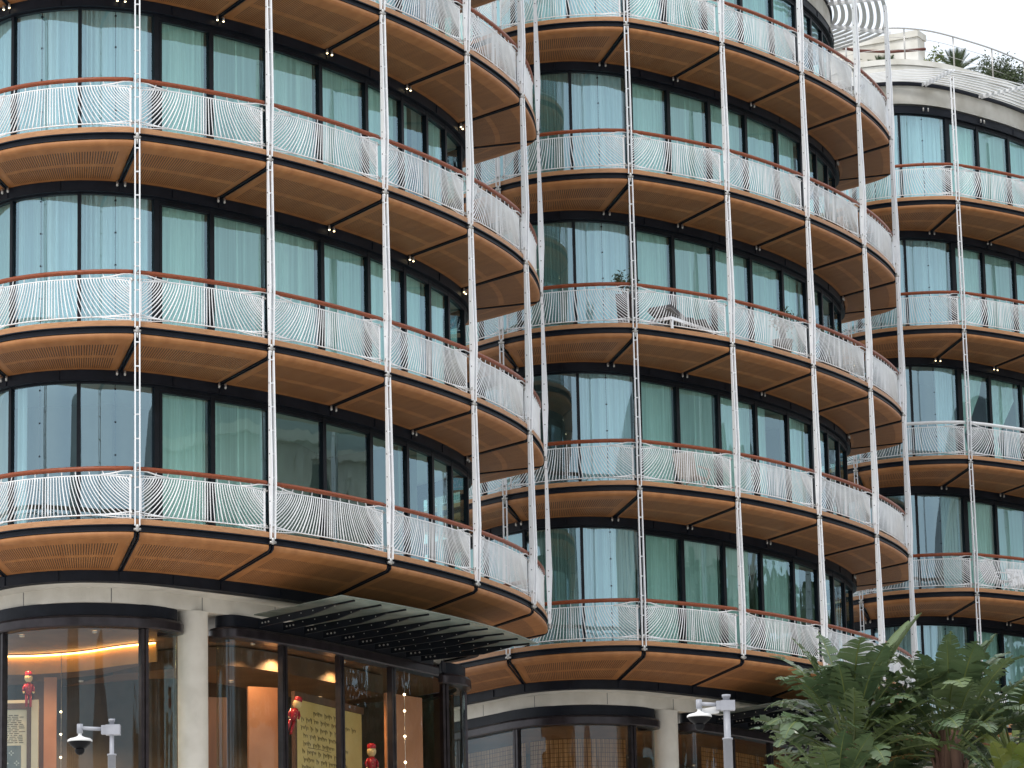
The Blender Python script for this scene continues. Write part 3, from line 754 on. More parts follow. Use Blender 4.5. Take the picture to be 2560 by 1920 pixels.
# framed print leaning in the window
t = thing('framed_print', 'tall framed print of rows of text over a grey pattern, inside the lit shop window', 'framed picture', (-9.95, 68.65, 5.2))
b = MB().use('cream'); b.abox(.82, .95, -.05, .05, 0, 3.83); b.abox(-1.2, .82, -.05, .05, 3.77, 3.83); ob('mount', b.mesh('mount'), t)
b = MB().use('walnut'); b.abox(.74, .815, -.06, .02, 0, 3.765); b.abox(-1.2, .74, -.06, .02, 3.66, 3.765); ob('frame', b.mesh('frame'), t)
b = MB().use('cream'); b.abox(-1.2, .735, -.02, .02, 0, 3.655)
b.use('greyprint'); b.abox(-1.2, .63, -.03, -.02, .6, 2.98)
b.use('ink'); rnd = random.Random(5)
for r in range(16):
    x = -1.15; z = 3.54 - r * .034
    while x < .6:
        w_ = rnd.uniform(.03, .12); b.abox(x, x + w_, -.026, -.02, z, z + .012); x += w_ + .025
b.use('palegrey')
for r in range(12):                                   # plain four-petalled pattern
    for c in range(9):
        x, z = -1.05 + c * .2 + (r % 2) * .1, .75 + r * .19
        if x > .55 or z > 2.85: continue
        for a in range(4):
            ca, sa = math.cos(a * math.pi / 2), math.sin(a * math.pi / 2)
            b.face([b.vert((x + ca * .012, -.0325, z + sa * .012)), b.vert((x + ca * .03 - sa * .016, -.0325, z + sa * .03 + ca * .016)), b.vert((x + ca * .055, -.0325, z + sa * .055)), b.vert((x + ca * .03 + sa * .016, -.0325, z + sa * .03 - ca * .016))])
ob('print', b.mesh('print'), t)
# large sheet of handwriting
t = thing('handwritten_letter', 'giant yellowed sheet of brown handwriting in a dark frame behind the shop glass', 'display board', (-4.32, 71.0, 5.2), math.atan2(2.5, 1.08))
b = MB().use('paper'); b.abox(0, 2.9, 0, .03, 0, 4.05); ob('sheet', b.mesh('sheet'), t)
b = MB().use('walnut'); b.abox(-.02, 2.95, -.03, .05, 4.055, 4.19); b.abox(-.10, -.022, -.03, .05, 0, 4.19); ob('frame', b.mesh('frame'), t)
b = MB().use('ink'); rnd = random.Random(11)
for r in range(17):
    z = 3.83 - r * .155; x = .18 + rnd.uniform(0, .12) + (.5 if r == 0 else 0); end = rnd.uniform(1.6, 2.6) if r > 0 else 1.7
    while x < end:
        nl = rnd.randint(2, 8); P = []
        for k in range(nl * 8):
            a = k / 8 * 2 * math.pi; tall = 1.9 if (k // 8 in (0, 3) and rnd.random() < .8) else 1
            P.append((x + k * .0085 + .012 * math.sin(a), -.004, z + .030 * tall * math.cos(a) + .002 * k * .1))
        b.tube(P, .0042, 3, cap=False); x += nl * .068 + .075
    if r in (4, 9): b.tube([(.5, -.004, z - .06), (1.0, -.004, z - .05), (1.5, -.004, z - .06)], .005, 3)
ob('handwriting', b.mesh('handwriting'), t)
def figurine(label, loc, rot, s):
    t = thing('figurine', label, 'figurine', loc, 0, 'red figurines in the shop window'); t.rotation_euler = rot; t.scale = (s, s, s)
    b = MB().use('red'); b.lathe([(0, .34), (.05, .35), (.085, .42), (.105, .52), (.10, .60), (.06, .66), (.03, .68), (0, .68)], n=18)
    for sg in (-1, 1):
        b.tube([(sg * .045, 0, .37), (sg * .05, 0, .2), (sg * .055, -.01, .03)], .045, 8, r1=.032)
        b.tube([(sg * .085, 0, .62), (sg * .135, -.01, .52), (sg * .125, -.05, .42)], .032, 8, r1=.026)
    ob('body', b.mesh('body'), t)
    b = MB().use('doll_skin'); b.lathe([(0, .665), (.06, .68), (.10, .74), (.105, .80), (.09, .86), (0, .87)], n=18)
    b.tube([(0, -.10, .765), (0, -.13, .76)], .014, 6)
    for sg in (-1, 1): b.lathe([(0, -.03), (.026, -.015), (.026, .015), (0, .03)], (sg * .125, -.06, .40), 8)
    ob('head', b.mesh('head'), t)
    b = MB().use('red'); b.lathe([(.098, .845), (.10, .87), (.095, .94), (.06, .955), (0, .955)], n=18); b.tube([(-.05, 0, .958), (.05, 0, .958)], .012, 6); ob('cap', b.mesh('cap'), t)
    b = MB().use('lamp_off'); 
    for z in (.46, .53, .60): b.lathe([(0, -.012), (.012, 0), (0, .012)], (0, -.10, z), 6)
    ob('buttons', b.mesh('buttons'), t)
M['lamp_off'] = mat('brass_button', (.6, .42, .14), None, rough=.3, metal=.8)
figurine('small red-suited figurine with a red cap, perched on top of the framed print', (-9.17, 68.5, 8.86), (0, 0, .15), .72)
figurine('red-suited figurine hanging tilted in front of the handwritten sheet', (-4.45, 70.55, 8.50), (0, .30, .3), .80)
figurine('red-suited figurine standing low in the window right of the handwritten sheet', (-2.95, 73.0, 7.72), (0, 0, .3), .9)
# rails of bare display bulbs
for nm, lab, x, y, zs in (('display_lights', 'vertical row of bright display bulbs near the right end of the shop window', -2.3, 73.6, (9.62, 9.29, 8.78, 8.26)),
                          ('display_lights', 'vertical row of small display bulbs beside the framed print', -8.75, 70.05, (8.97, 8.54, 8.1))):
    t = thing(nm, lab, 'shop lights', (x, y, 5.2), 0, 'rows of display bulbs')
    b = MB().use('steel'); b.tube([(0, 0, 0), (0, 0, 4.9)], .006, 6); ob('pole', b.mesh('pole'), t)
    for z in zs:
        b = MB().use('lamp_on'); s_ = .026 if x > -5 else .022; b.lathe([(0, -s_), (s_ * .8, -s_ * .6), (s_, 0), (s_ * .8, s_ * .6), (0, s_)], (0, -.05, 0), 10); ob('bulb', b.mesh('bulb'), t, (0, 0, z - 5.2))
# woven blinds of the second shop
def blind_mat():
    m, n, l, b = newmat('woven_cane_blind'); b.inputs['Roughness'].default_value = .8
    uv = n.new('ShaderNodeUVMap'); uv.uv_map = 'UVMap'; sp = n.new('ShaderNodeSeparateXYZ'); l.new(uv.outputs[0], sp.inputs[0])
    mp = n.new('ShaderNodeMapping'); mp.inputs['Scale'].default_value = (38, 1.2, 1); l.new(uv.outputs[0], mp.inputs[0])
    z = n.new('ShaderNodeTexNoise'); z.inputs['Scale'].default_value = 1; z.inputs['Detail'].default_value = 3; l.new(mp.outputs[0], z.inputs['Vector'])
    r = n.new('ShaderNodeValToRGB'); r.color_ramp.elements[0].position = .35; r.color_ramp.elements[0].color = (.20, .09, .03, 1); r.color_ramp.elements[1].position = .65; r.color_ramp.elements[1].color = (.62, .36, .16, 1)
    l.new(z.outputs['Fac'], r.inputs[0])
    def line(src, per, wd):
        a = n.new('ShaderNodeMath'); a.operation = 'DIVIDE'; l.new(src, a.inputs[0]); a.inputs[1].default_value = per
        f = n.new('ShaderNodeMath'); f.operation = 'FRACT'; l.new(a.outputs[0], f.inputs[0])
        g = n.new('ShaderNodeMath'); g.operation = 'LESS_THAN'; l.new(f.outputs[0], g.inputs[0]); g.inputs[1].default_value = wd; return g.outputs[0]
    ad = n.new('ShaderNodeMath'); ad.operation = 'MAXIMUM'; l.new(line(sp.outputs[0], .11, .10), ad.inputs[0]); l.new(line(sp.outputs[1], .10, .10), ad.inputs[1])
    mx_ = n.new('ShaderNodeMix'); mx_.data_type = 'RGBA'; l.new(ad.outputs[0], mx_.inputs[0]); l.new(r.outputs[0], mx_.inputs[6]); mx_.inputs[7].default_value = (.10, .045, .015, 1)
    l.new(mx_.outputs[2], b.inputs['Base Color'])
    tl = n.new('ShaderNodeBsdfTranslucent'); l.new(mx_.outputs[2], tl.inputs[0]); mi = n.new('ShaderNodeMixShader'); mi.inputs[0].default_value = .6
    l.new(b.outputs[0], mi.inputs[1]); l.new(tl.outputs[0], mi.inputs[2]); l.new(mi.outputs[0], n['Material Output'].inputs[0]); return m
M['blind'] = blind_mat()
def blind_mesh(C, t0, t1_):
    c = Curve(off(C, .45)); b = MB().use('blind'); S = c.seg(t0, t1_, .1); a = arc(S); rows = []
    for p, u in zip(S, a): rows.append(([b.vert((*p, -1.60)), b.vert((*p, -6.2))], u))
    for (A, u0), (B, u1) in zip(rows, rows[1:]): b.face((A[0], B[0], B[1], A[1]), [(u0, 0), (u1, 0), (u1, 4.45), (u0, 4.45)], sm=True)
    return b.mesh('woven_blind')
for C, t0, t1_ in ((BOX1, .3, 3.45), (BOX1, 3.6, 6.0), (BOX2, .9, 3.9), (BOX2, 4.1, 6.0)): ob('woven_blind', blind_mesh(C, t0, t1_), TOWERS[1], (0, 0, Z1))
for x, y, w_ in ((-3.2, 6.4, 110), (-1.6, 5.9, 110), (-.2, 6.2, 80), (1.4, 8.2, 60)): added_downlight(1, x, y, Z1 - 1.7, w_)

# ------------------------------------------------------------------ foliage helpers
def leaf_mat(name, c1, c2, c3, rough=.30):
    m, n, l, b = newmat(name); b.inputs['Roughness'].default_value = rough; b.inputs['Specular IOR Level'].default_value = .6
    o, z = noise_mix(n, l, c1, c2, 3.0)
    oi = n.new('ShaderNodeObjectInfo'); mx_ = n.new('ShaderNodeMix'); mx_.data_type = 'RGBA'
    pw = n.new('ShaderNodeMath'); pw.operation = 'POWER'; l.new(oi.outputs['Random'], pw.inputs[0]); pw.inputs[1].default_value = 2.2
    l.new(pw.outputs[0], mx_.inputs[0]); l.new(o, mx_.inputs[6]); mx_.inputs[7].default_value = (*c3, 1)
    l.new(mx_.outputs[2], b.inputs['Base Color'])
    tl = n.new('ShaderNodeBsdfTranslucent'); l.new(mx_.outputs[2], tl.inputs[0]); mi = n.new('ShaderNodeMixShader'); mi.inputs[0].default_value = .2
    l.new(b.outputs[0], mi.inputs[1]); l.new(tl.outputs[0], mi.inputs[2]); l.new(mi.outputs[0], n['Material Output'].inputs[0]); return m
M['leaf'] = leaf_mat('paddle_leaf_green', (.062, .105, .050), (.115, .165, .078), (.15, .20, .085))
M['leafyellow'] = leaf_mat('yellow_green_leaf', (.11, .16, .03), (.19, .22, .05), (.22, .24, .06))
M['leafdry'] = leaf_mat('dried_orange_frond', (.32, .16, .05), (.42, .24, .08), (.4, .25, .1))
M['midrib'] = mat('pale_green_midrib', (.10, .14, .04), (.19, .22, .07), 3, .4)
M['trunk'] = mat('red_brown_fibrous_trunk', (.10, .05, .035), (.22, .125, .09), 7, .9, bump=.6, bscale=25, stretch=(1, 1, .12))
M['shrubleaf'] = leaf_mat('shrub_leaf', (.030, .055, .020), (.060, .095, .035), (.075, .10, .045))
M['oliveleaf'] = leaf_mat('grey_olive_leaf', (.06, .075, .04), (.11, .125, .07), (.09, .11, .06))
M['stem'] = mat('brown_stem', (.10, .07, .05), None, rough=.8)
M['pot'] = mat('plum_brown_planter', (.075, .05, .055), (.10, .07, .075), 3, .5)
M['potclay'] = mat('grey_planter', (.16, .15, .15), (.2, .19, .18), 3, .7)
def paddle_mesh(seed, pet=.9, bl=1.05, wd=.20, droop=.5, tear=.7, fold=.5, m='leaf'):
    rnd = random.Random(seed); b = MB()
    N_ = 26; P = []; ang = 0
    pos = Vector((0, 0, 0)); tot = pet + bl
    pts = []
    for k in range(N_ + 1):
        f = k / N_; pts.append(pos.copy())
        s = f * tot; a = .10 * f + droop * max(0, (s - pet * .7) / (tot - pet * .7)) ** 1.6
        pos = pos + Vector((math.sin(a), 0, math.cos(a))) * tot / N_
    def at_(t):                                     # t along blade 0..1
        s = (pet + t * bl) / tot * N_; i = min(int(s), N_ - 1); return pts[i].lerp(pts[i + 1], s - i)
    b.use('midrib').tube(pts, .022, 5, r1=.005)
    n = 30
    b.use(m)
    for sg in (-1, 1):
        t = .0; k = 0
        prev_edge = None
        twist = rnd.uniform(-.25, .25)
        while t < 1 - 1e-6:
            w_ = rnd.choice((1, 1, 1, 2, 2, 3)) / n; t1_ = min(1, t + w_); torn = rnd.random() < tear
            gap = (t1_ - t) * (rnd.uniform(.06, .24) if torn else 0.0)
            dz = rnd.uniform(-.50, .18) if torn else rnd.uniform(-.06, .02)
            sub = []
            for tt, ins in ((t, gap), (t1_, -gap)):
                a = at_(tt); d = (at_(min(1, tt + .02)) - at_(max(0, tt - .02))); d.normalize()
                side = Vector((0, sg, 0)); nrm = d.cross(side) * sg; nrm.normalize()
                up_ = nrm if nrm.x < 0 else -nrm
                W = wd * (math.sin(math.pi * min(1, (tt * .93 + .07)) ** .75)) ** .7 * (1 + .12 * rnd.uniform(-1, 1) * torn)
                fo = fold + dz
                out = side * math.cos(fo) + up_ * math.sin(fo)
                md = a + out * W * .55 + d * (.08 * W + ins * .4 * bl)
                out2 = side * math.cos(fo - .5) + up_ * math.sin(fo - .5)
                ed = md + out2 * W * .5 + d * (.16 * W + ins * bl)
                sub.append((b.vert(a), b.vert(md), b.vert(ed)))
            (a0, m0, e0), (a1, m1, e1) = sub
            b.face((a0, a1, m1, m0), sm=True); b.face((m0, m1, e1, e0), sm=True)
            t = t1_
    return b.mesh('leaf')
LV = {}
def paddle_tree(label, x, y, zc, n, seed, trunk_r, variants, spread=(.15, 1.35), zg=4.0, extra=(), scale=1.0):
    t = thing('bird_of_paradise_tree', label, 'tree', (x, y, zg), 0, 'paddle-leaved trees in front of the towers')
    rnd = random.Random(seed); H = zc - zg
    b = MB().use('trunk')
    P = [(0, 0, 0), (.02, .01, H * .4), (-.02, 0, H * .8), (0, 0, H)]
    b.tube(P, trunk_r * 1.15, 14, r1=trunk_r)
    for k in range(26):
        a = rnd.uniform(0, 6.28); z = H * rnd.uniform(.25, 1.0); r_ = trunk_r * 1.06
        b.tube([(r_ * math.cos(a), r_ * math.sin(a), z - .5), (r_ * 1.12 * math.cos(a), r_ * 1.12 * math.sin(a), z), (r_ * 1.5 * math.cos(a + .1), r_ * 1.5 * math.sin(a + .1), z + .18)], trunk_r * .35, 5, r1=.012)
    ob('trunk', b.mesh('trunk'), t)
    def leaf(v, az, tilt, zoff, s, tw=0):
        m = Matrix.Rotation(az, 4, 'Z') @ Matrix.Rotation(tilt, 4, 'Y') @ Matrix.Rotation(tw, 4, 'Z')
        o = ob('leaf', cached(('leaf', v), lambda: paddle_mesh(*LEAFV[v])), t, (trunk_r * .6 * math.cos(az), trunk_r * .6 * math.sin(az), H + zoff)); o.rotation_euler = m.to_euler(); o.scale = (s, s, s)
    for k in range(n):
        f = (k + .5) / n; az = k * 2.399 + rnd.uniform(-.3, .3)
        tilt = spread[0] + (spread[1] - spread[0]) * f ** .9 + rnd.uniform(-.1, .1)
        leaf(rnd.choice(variants), az, tilt, -.35 * f, scale * rnd.uniform(.82, 1.08), rnd.uniform(-.5, .5))
    for e in extra: leaf(*e)
    return t
LEAFV = {0: (1, .60, .95, .24, .55, .6, .40), 1: (2, .70, .9, .24, .9, .5, .30), 2: (3, .50, .95, .22, .35, .75, .5), 3: (4, .6, .9, .25, 1.3, .6, .25),
         4: (5, .70, 1.0, .23, .25, .2, .65), 5: (6, .55, 1.0, .27, 1.7, .6, .2), 6: (7, .5, .8, .20, .5, .25, .55, 'leafyellow'), 7: (8, .4, .9, .14, 1.5, 1.0, .4, 'leafdry')}
paddle_tree('paddle-leaved palm-like tree with torn leaves, left of the group at lower right', 4.50, 50.0, 5.80, 46, 3, .13, (0, 1, 2, 3, 5, 0), extra=((4, .25, .42, 0, 1.2), (2, 2.9, .3, 0, 1.1), (0, -.1, .85, 0, 1.15), (2, 2.4, .12, 0, 1.1), (1, -1.5, .5, 0, 1.1)))
paddle_tree('paddle-leaved tree with a thick red-brown trunk, middle of the group at lower right', 5.86, 50.2, 5.9, 38, 8, .17, (0, 1, 2, 3, 5), spread=(.15, 1.2), extra=((2, -1.5, .15, 0, .95), (4, .3, .35, 0, .9), (7, 3.3, 1.5, -.35, 1.0), (7, 3.0, 1.25, -.45, .8)))
paddle_tree('paddle-leaved tree with yellow-green young leaves, right-hand edge of the photo', 6.95, 51.6, 5.65, 40, 15, .12, (0, 1, 3, 5, 6), extra=((6, 2.8, .35, 0, 1.2), (6, -1.2, .6, 0, 1.1), (0, 2.9, .5, 0, 1.15)))
paddle_tree('low young paddle-leaved tree between the two taller ones at lower right', 5.05, 50.9, 4.85, 40, 22, .10, (0, 1, 3, 2), scale=.9)
paddle_tree('lowest dark paddle-leaved tree at the left foot of the lower right group', 4.15, 49.0, 4.75, 40, 31, .10, (0, 2, 3, 5), scale=.75)
paddle_tree('low bright paddle-leaved tree in the bottom right corner', 6.60, 49.2, 4.75, 36, 44, .10, (0, 1, 6, 3), scale=.85)

def leaf_cloud(b, m, n, fn, size, rnd, elong=1.8):
    b.use(m)
    for _ in range(n):
        p = Vector(fn()); s = size * rnd.uniform(.6, 1.3)
        d = Vector((rnd.uniform(-1, 1), rnd.uniform(-1, 1), rnd.uniform(-.6, 1))); d.normalize()
        e = d.cross(Vector((rnd.uniform(-1, 1), rnd.uniform(-1, 1), rnd.uniform(-1, 1)))); e.normalize()
        i = [b.vert(p - d * s * elong * .5), b.vert(p + e * s * .4), b.vert(p + d * s * elong * .5), b.vert(p - e * s * .4)]; b.face(i)
def potted_shrub(label, loc, pot_h, pot_r0, pot_r1, pm, h_, r_, n, seed, leafm, size, square=False, group='potted shrubs on the balconies'):
    t = thing('potted_shrub', label, 'potted plant', loc, 0, group); rnd = random.Random(seed)
    b = MB().use(pm); b.lathe([(0, 0), (pot_r0, 0), (pot_r1, pot_h), (pot_r1 + .015, pot_h), (pot_r1 + .015, pot_h + .03), (pot_r1 - .03, pot_h + .03), (pot_r1 - .04, pot_h - .05), (0, pot_h - .05)], n=4 if square else 24, a0=math.pi / 4 if square else 0, a1=2 * math.pi + (math.pi / 4 if square else 0)); 
    ob('pot', b.mesh('pot'), t)
    b = MB().use('stem'); tips = []
    for k in range(9):
        a = rnd.uniform(0, 6.28); q = rnd.uniform(.3, 1) * r_; z = pot_h + h_ * rnd.uniform(.55, 1.0)
        tip = (q * math.cos(a), q * math.sin(a), z); b.tube([(0, 0, pot_h - .06), (tip[0] * .35, tip[1] * .35, pot_h + (z - pot_h) * .5), tip], .012, 5, r1=.004); tips.append(tip)
    ob('stems', b.mesh('stems'), t)
    b = MB()
    def fn():
        c = rnd.choice(tips); k = rnd.uniform(.55, 1.05)
        return (c[0] * k + rnd.gauss(0, .055), c[1] * k + rnd.gauss(0, .055), pot_h + (c[2] - pot_h) * k + rnd.gauss(0, .05))
    leaf_cloud(b, leafm, n, fn, size, rnd); ob('foliage', b.mesh('foliage'), t)
zf = lambda k: ZG + BASE + (k - 1) * h + .137
potted_shrub('sparse dark shrub in a tall plum-brown planter beside the middle tower front post', TL_(1, -.20, .62, zf(3)), .78, .19, .26, 'pot', .66, .24, 260, 2, 'shrubleaf', .05, True)
potted_shrub('olive-leaved potted shrub against the sliding glass, highest of three on the middle tower', TL_(1, 3.65, 4.55, zf(3)), .55, .17, .24, 'potclay', .85, .32, 420, 3, 'shrubleaf', .045)
potted_shrub('grey-green potted shrub just right of a white post, second of three on the middle tower', TL_(1, 4.85, 6.35, zf(3)), .5, .17, .22, 'potclay', .8, .3, 380, 4, 'oliveleaf', .045)
potted_shrub('low potted shrub at the far bend of the balcony of the middle tower', TL_(1, 6.0, 9.2, zf(3)), .45, .17, .22, 'potclay', .7, .32, 420, 5, 'oliveleaf', .045)
# sun lounger with dark cushions
M['darkcushion'] = mat('charcoal_patterned_cushion', (.03, .03, .035), (.16, .15, .15), 28, .9)
M['palewood'] = mat('bleached_timber', (.55, .49, .43), (.68, .63, .57), 9, .7, stretch=(1, 1, 5))
t = thing('sun_lounger', 'low white sun lounger with charcoal patterned cushions behind the balcony rail', 'sun lounger', TL_(1, 1.12, 1.42, zf(3)), math.atan2(1.62, 1.11))
b = MB().use('white'); b.abox(-.95, .95, -.32, -.27, .20, .27); b.abox(-.95, .95, .27, .32, .20, .27); b.abox(-.95, -.9, -.27, .27, .2, .27); b.abox(.9, .95, -.27, .27, .2, .27)
ob('frame', b.mesh('frame'), t)
for sx in (-.88, .88):
    for sy in (-.295, .295): b = MB().use('white'); b.abox(sx - .025, sx + .025, sy - .022, sy + .022, 0, .198); ob('leg', b.mesh('leg'), t)
b = MB().use('darkcushion'); b.abox(-.3, .93, -.30, .30, .272, .36); ob('seat_cushion', b.mesh('cushion'), t)
b = MB().use('darkcushion'); b.box((-.60, 0, .42), (.32, 0, -.10), (0, .30, 0), (.012, 0, .04)); ob('back_cushion', b.mesh('cushion'), t)
b = MB().use('potclay'); b.box((-.62, 0, .365), (.33, 0, -.105), (0, .31, 0), (.004, 0, .012)); ob('backrest', b.mesh('backrest'), t)
for k, (x, y) in enumerate(((.25, .1), (.6, -.05))): 
    b = MB().use('darkcushion'); b.box((x, y, .43), (.17, .03, .03), (-.03, .19, 0), (-.02, 0, .06)); ob('pillow', b.mesh('pillow'), t)
# slatted folding chair
def slat_chair(label, loc, rz, m, group=None):
    t = thing('slatted_chair', label, 'chair', loc, rz, group)
    b = MB().use(m)
    for k in range(7): y = -.24 + k * .08; b.abox(-.24, .24, y - .032, y + .032, .36, .385)
    ob('seat', b.mesh('seat'), t)
    b = MB().use(m)
    for k in range(6): x = -.22 + k * .088; b.box((x, .38, .62), (.036, 0, 0), (0, .012, -.005), (0, .11, .26))
    b.box((0, .47, .86), (.27, 0, 0), (0, .016, -.006), (0, .014, .035)); ob('backrest', b.mesh('backrest'), t)
    for sx in (-.25, .25):
        for y0, y1 in ((-.26, .22), (.22, -.26)):
            b = MB().use(m); b.tube([(sx, y0, .0), (sx, y1 * .9, .358)], .02, 6); ob('leg', b.mesh('leg'), t)
    for sx in (-.29, .29): b = MB().use(m); b.abox(sx - .03, sx + .03, -.26, .30, .56, .585); b.abox(sx - .02, sx + .02, -.22, -.18, .36, .56); ob('armrest', b.mesh('armrest'), t)
slat_chair('pale timber slatted chair behind the rail of the middle tower, second balcony from below', TL_(1, 1.30, 1.75, zf(2)), 2.6, 'palewood')
slat_chair('white slatted chair right beside the front post of the right-hand tower', TL_(2, .78, 1.30, zf(2)), 2.2, 'white', 'white chairs on the right-hand tower')
slat_chair('white slatted chair cut by the right edge of the photo', TL_(2, 1.55, 2.05, zf(2)), .4, 'white', 'white chairs on the right-hand tower')

# ------------------------------------------------------------------ security cameras on poles
M['polegrey'] = mat('light_grey_pole', (.30, .31, .35), (.37, .38, .42), 5, .4)
M['camwhite'] = mat('white_camera_plastic', (.80, .80, .80), None, rough=.35)
M['camblack'] = mat('black_camera_plastic', (.008, .008, .010), None, rough=.5, spec=.15)
def cctv(label, x, y, ztop, zg, arm, r0, r1, zs, second):
    t = thing('security_camera_pole', label, 'security camera', (x, y, zg), 0, 'security cameras on grey poles'); H = ztop - zg
    b = MB().use('polegrey'); b.lathe([(r1, 0), (r1, zs - zg), (r1 + .008, zs - zg), (r1 + .008, zs - zg + .02), (r0, zs - zg + .025), (r0, H - .03), (r0 + .012, H - .03), (r0 + .012, H), (0, H)], n=20); ob('pole', b.mesh('pole'), t)
    b = MB().use('polegrey'); b.abox(-.075, .105, -.06, .07, H - .20, H - .075); b.abox(-.13, -.075, -.05, .05, H - .19, H - .08); ob('bracket', b.mesh('bracket'), t)
    b = MB().use('polegrey'); b.tube([(-.10, 0, H - .125), (-arm, 0, H - .105)], .024, 10); b.lathe([(0, H - .17), (.038, H - .17), (.038, H - .055), (0, H - .055)], (-arm, 0, 0), 16); ob('arm', b.mesh('arm'), t)
    cz = H - .17
    d = ob('camera_dome', (lambda: (lambda bb: (bb.use('camwhite').lathe([(.022, 0), (.024, -.03), (.05, -.045), (.075, -.055), (.13, -.068), (.155, -.085), (.157, -.105), (.15, -.108)], n=28), bb.mesh('dome'))[1])(MB()))(), t, (-arm, 0, cz))
    b = MB().use('camblack'); b.lathe([(.150, -.107), (.125, -.145), (.085, -.175), (.07, -.19), (0, -.19)], n=28); ob('housing', b.mesh('housing'), d)
    b = MB().use('camblack'); b.lathe([(.045, -.185)] + [(.062 * math.cos(a), -.215 - .06 * math.sin(a)) for a in np.linspace(-.3, math.pi / 2, 9)], n=22); ob('lens_ball', b.mesh('lens'), d)
    if second:
        b = MB().use('camwhite'); b.box((-.20, .12, H - .185), (.11, -.02, .012), (0, .045, 0), (0, 0, .04)); b.tube([(-.10, .08, H - .16), (-.05, .04, H - .14)], .02, 6)
        s_ = ob('bullet_camera', b.mesh('bullet'), t); b = MB().use('camblack'); b.tube([(-.305, .14, H - .173), (-.325, .143, H - .17)], .034, 12); ob('lens', b.mesh('lens'), s_)
cctv('white dome security camera hanging from a grey pole, beside the trees at lower right', 2.60, 46.0, 5.925, 3.2, .345, .043, .058, 5.36, True)
cctv('white dome security camera on a thin grey pole in front of the lit shop window', -5.11, 46.0, 5.79, 3.2, .40, .028, .05, 5.33, False)

# ------------------------------------------------------------------ roof terrace of the right-hand tower
zr = ZG + BASE + 5 * h + .955
def roof_plant(name, label, cat, x, y, z, build):
    t = thing(name, label, cat, (x, y, z), 0); build(t); return t
def cycad(n, L, seed):
    def f(t):
        rnd = random.Random(seed); b = MB().use('trunk'); b.tube([(0, 0, 0), (0, 0, .55)], .12, 10); ob('trunk', b.mesh('trunk'), t)
        for k in range(n):
            b = MB().use('shrubleaf'); az = k * 2.399; el = 1.35 - 1.15 * (k / n) + rnd.uniform(-.1, .1); P = []
            for j in range(9):
                s = L * j / 8; P.append(Vector((s * math.cos(el) * math.cos(az), s * math.cos(el) * math.sin(az), .5 + s * math.sin(el) - .35 * (s / L) ** 2 * L * .6)))
            b.tube(P, .012, 4, r1=.004); sd_ = Vector((-math.sin(az), math.cos(az), 0))
            for j in range(1, 8):
                for q in range(3):
                    p = P[j].lerp(P[min(j + 1, 8)], q / 3); d = (P[min(j + 1, 8)] - P[j - 1]).normalized(); w_ = .17 * math.sin(math.pi * (j + q / 3) / 8.6 + .25)
                    for sg in (-1, 1):
                        e = p + sd_ * sg * w_ + d * w_ * .8 + Vector((0, 0, .05)); b.face([b.vert(p - d * .018), b.vert(p + d * .018), b.vert(e)])
            ob('frond', b.mesh('frond'), t)
    return f
def bush(rx, ry, rz_, n, m, size, seed):
    def f(t):
        rnd = random.Random(seed); b = MB().use('stem')
        for k in range(7): a = k * .9; b.tube([(0, 0, 0), (rx * .5 * math.cos(a), ry * .5 * math.sin(a), rz_ * .9)], .02, 5, r1=.006)
        ob('stems', b.mesh('stems'), t); b = MB()
        cl = [(rnd.gauss(0, rx * .5), rnd.gauss(0, ry * .5), rnd.uniform(.15, 1) * rz_ * rnd.uniform(.7, 1.15)) for _ in range(26)]
        def fn():
            c = rnd.choice(cl); s = .2 * max(rx, .4); return (c[0] + rnd.gauss(0, s), c[1] + rnd.gauss(0, s), max(.02, c[2] + rnd.gauss(0, .12)))
        leaf_cloud(b, m, n, fn, size, rnd); ob('foliage', b.mesh('foliage'), t)
    return f
roof_plant('cycad_palm', 'spiky dark palm on the roof terrace, left of the concrete block', 'palm', 10.95, 102.0, zr, cycad(26, .85, 2))
roof_plant('cycad_palm', 'spiky palm with open fronds leaning through the right-hand roof railing', 'palm', 13.0, 101.8, zr, cycad(26, .95, 5))
roof_plant('yellow_bush', 'small yellow-green bush beside the concrete block on the roof terrace', 'bush', 12.4, 102.6, zr, bush(.26, .3, 1.35, 700, 'leafyellow', .06, 4))
roof_plant('round_bush', 'broad dense green hedge bush behind the roof railing', 'bush', 14.25, 102.6, zr, bush(.68, .6, .98, 5200, 'shrubleaf', .05, 6))
roof_plant('round_bush', 'green bush behind the roof railing at the right edge of the photo', 'bush', 15.25, 103.0, zr, bush(.5, .5, .85, 2600, 'shrubleaf', .05, 7))
roof_plant('round_bush', 'small round green bush at the left end of the roof terrace', 'bush', 10.35, 101.8, zr, bush(.28, .28, .85, 700, 'shrubleaf', .05, 9))
t3 = TOWERS[2]; bx, by, bz = P1[0] + 2 * STEP[0], P1[1] + 2 * STEP[1], ZG
dr = Vector((-1.68, .9, 0)).normalized()
b = MB().use('weather'); c = Vector((12.44 - bx, 106.0 - by, 0)); L_ = 4.2; n_ = Vector((dr.y, -dr.x, 0))
b.box(c + dr * L_ / 2 + n_ * .3 + Vector((0, 0, 33.50 - bz)), dr * L_ / 2, n_ * .34, Vector((0, 0, .10)))
b.box(c + dr * L_ / 2 + n_ * .3 + Vector((0, 0, 32.2 - bz)), dr * (L_ / 2 - .04), n_ * .28, Vector((0, 0, 1.195)))
ob('roof_block', b.mesh('roof_block'), t3)
b = MB().use('railold'); b.tube([(x - bx, y - by, z - bz) for x, y, z in ((9.2, 103.4, 32.42), (10.4, 104.2, 32.43), (11.4, 104.4, 32.43), (12.42, 104.1, 32.40))], .045, 8); ob('terrace_handrail', b.mesh('rail'), t3)
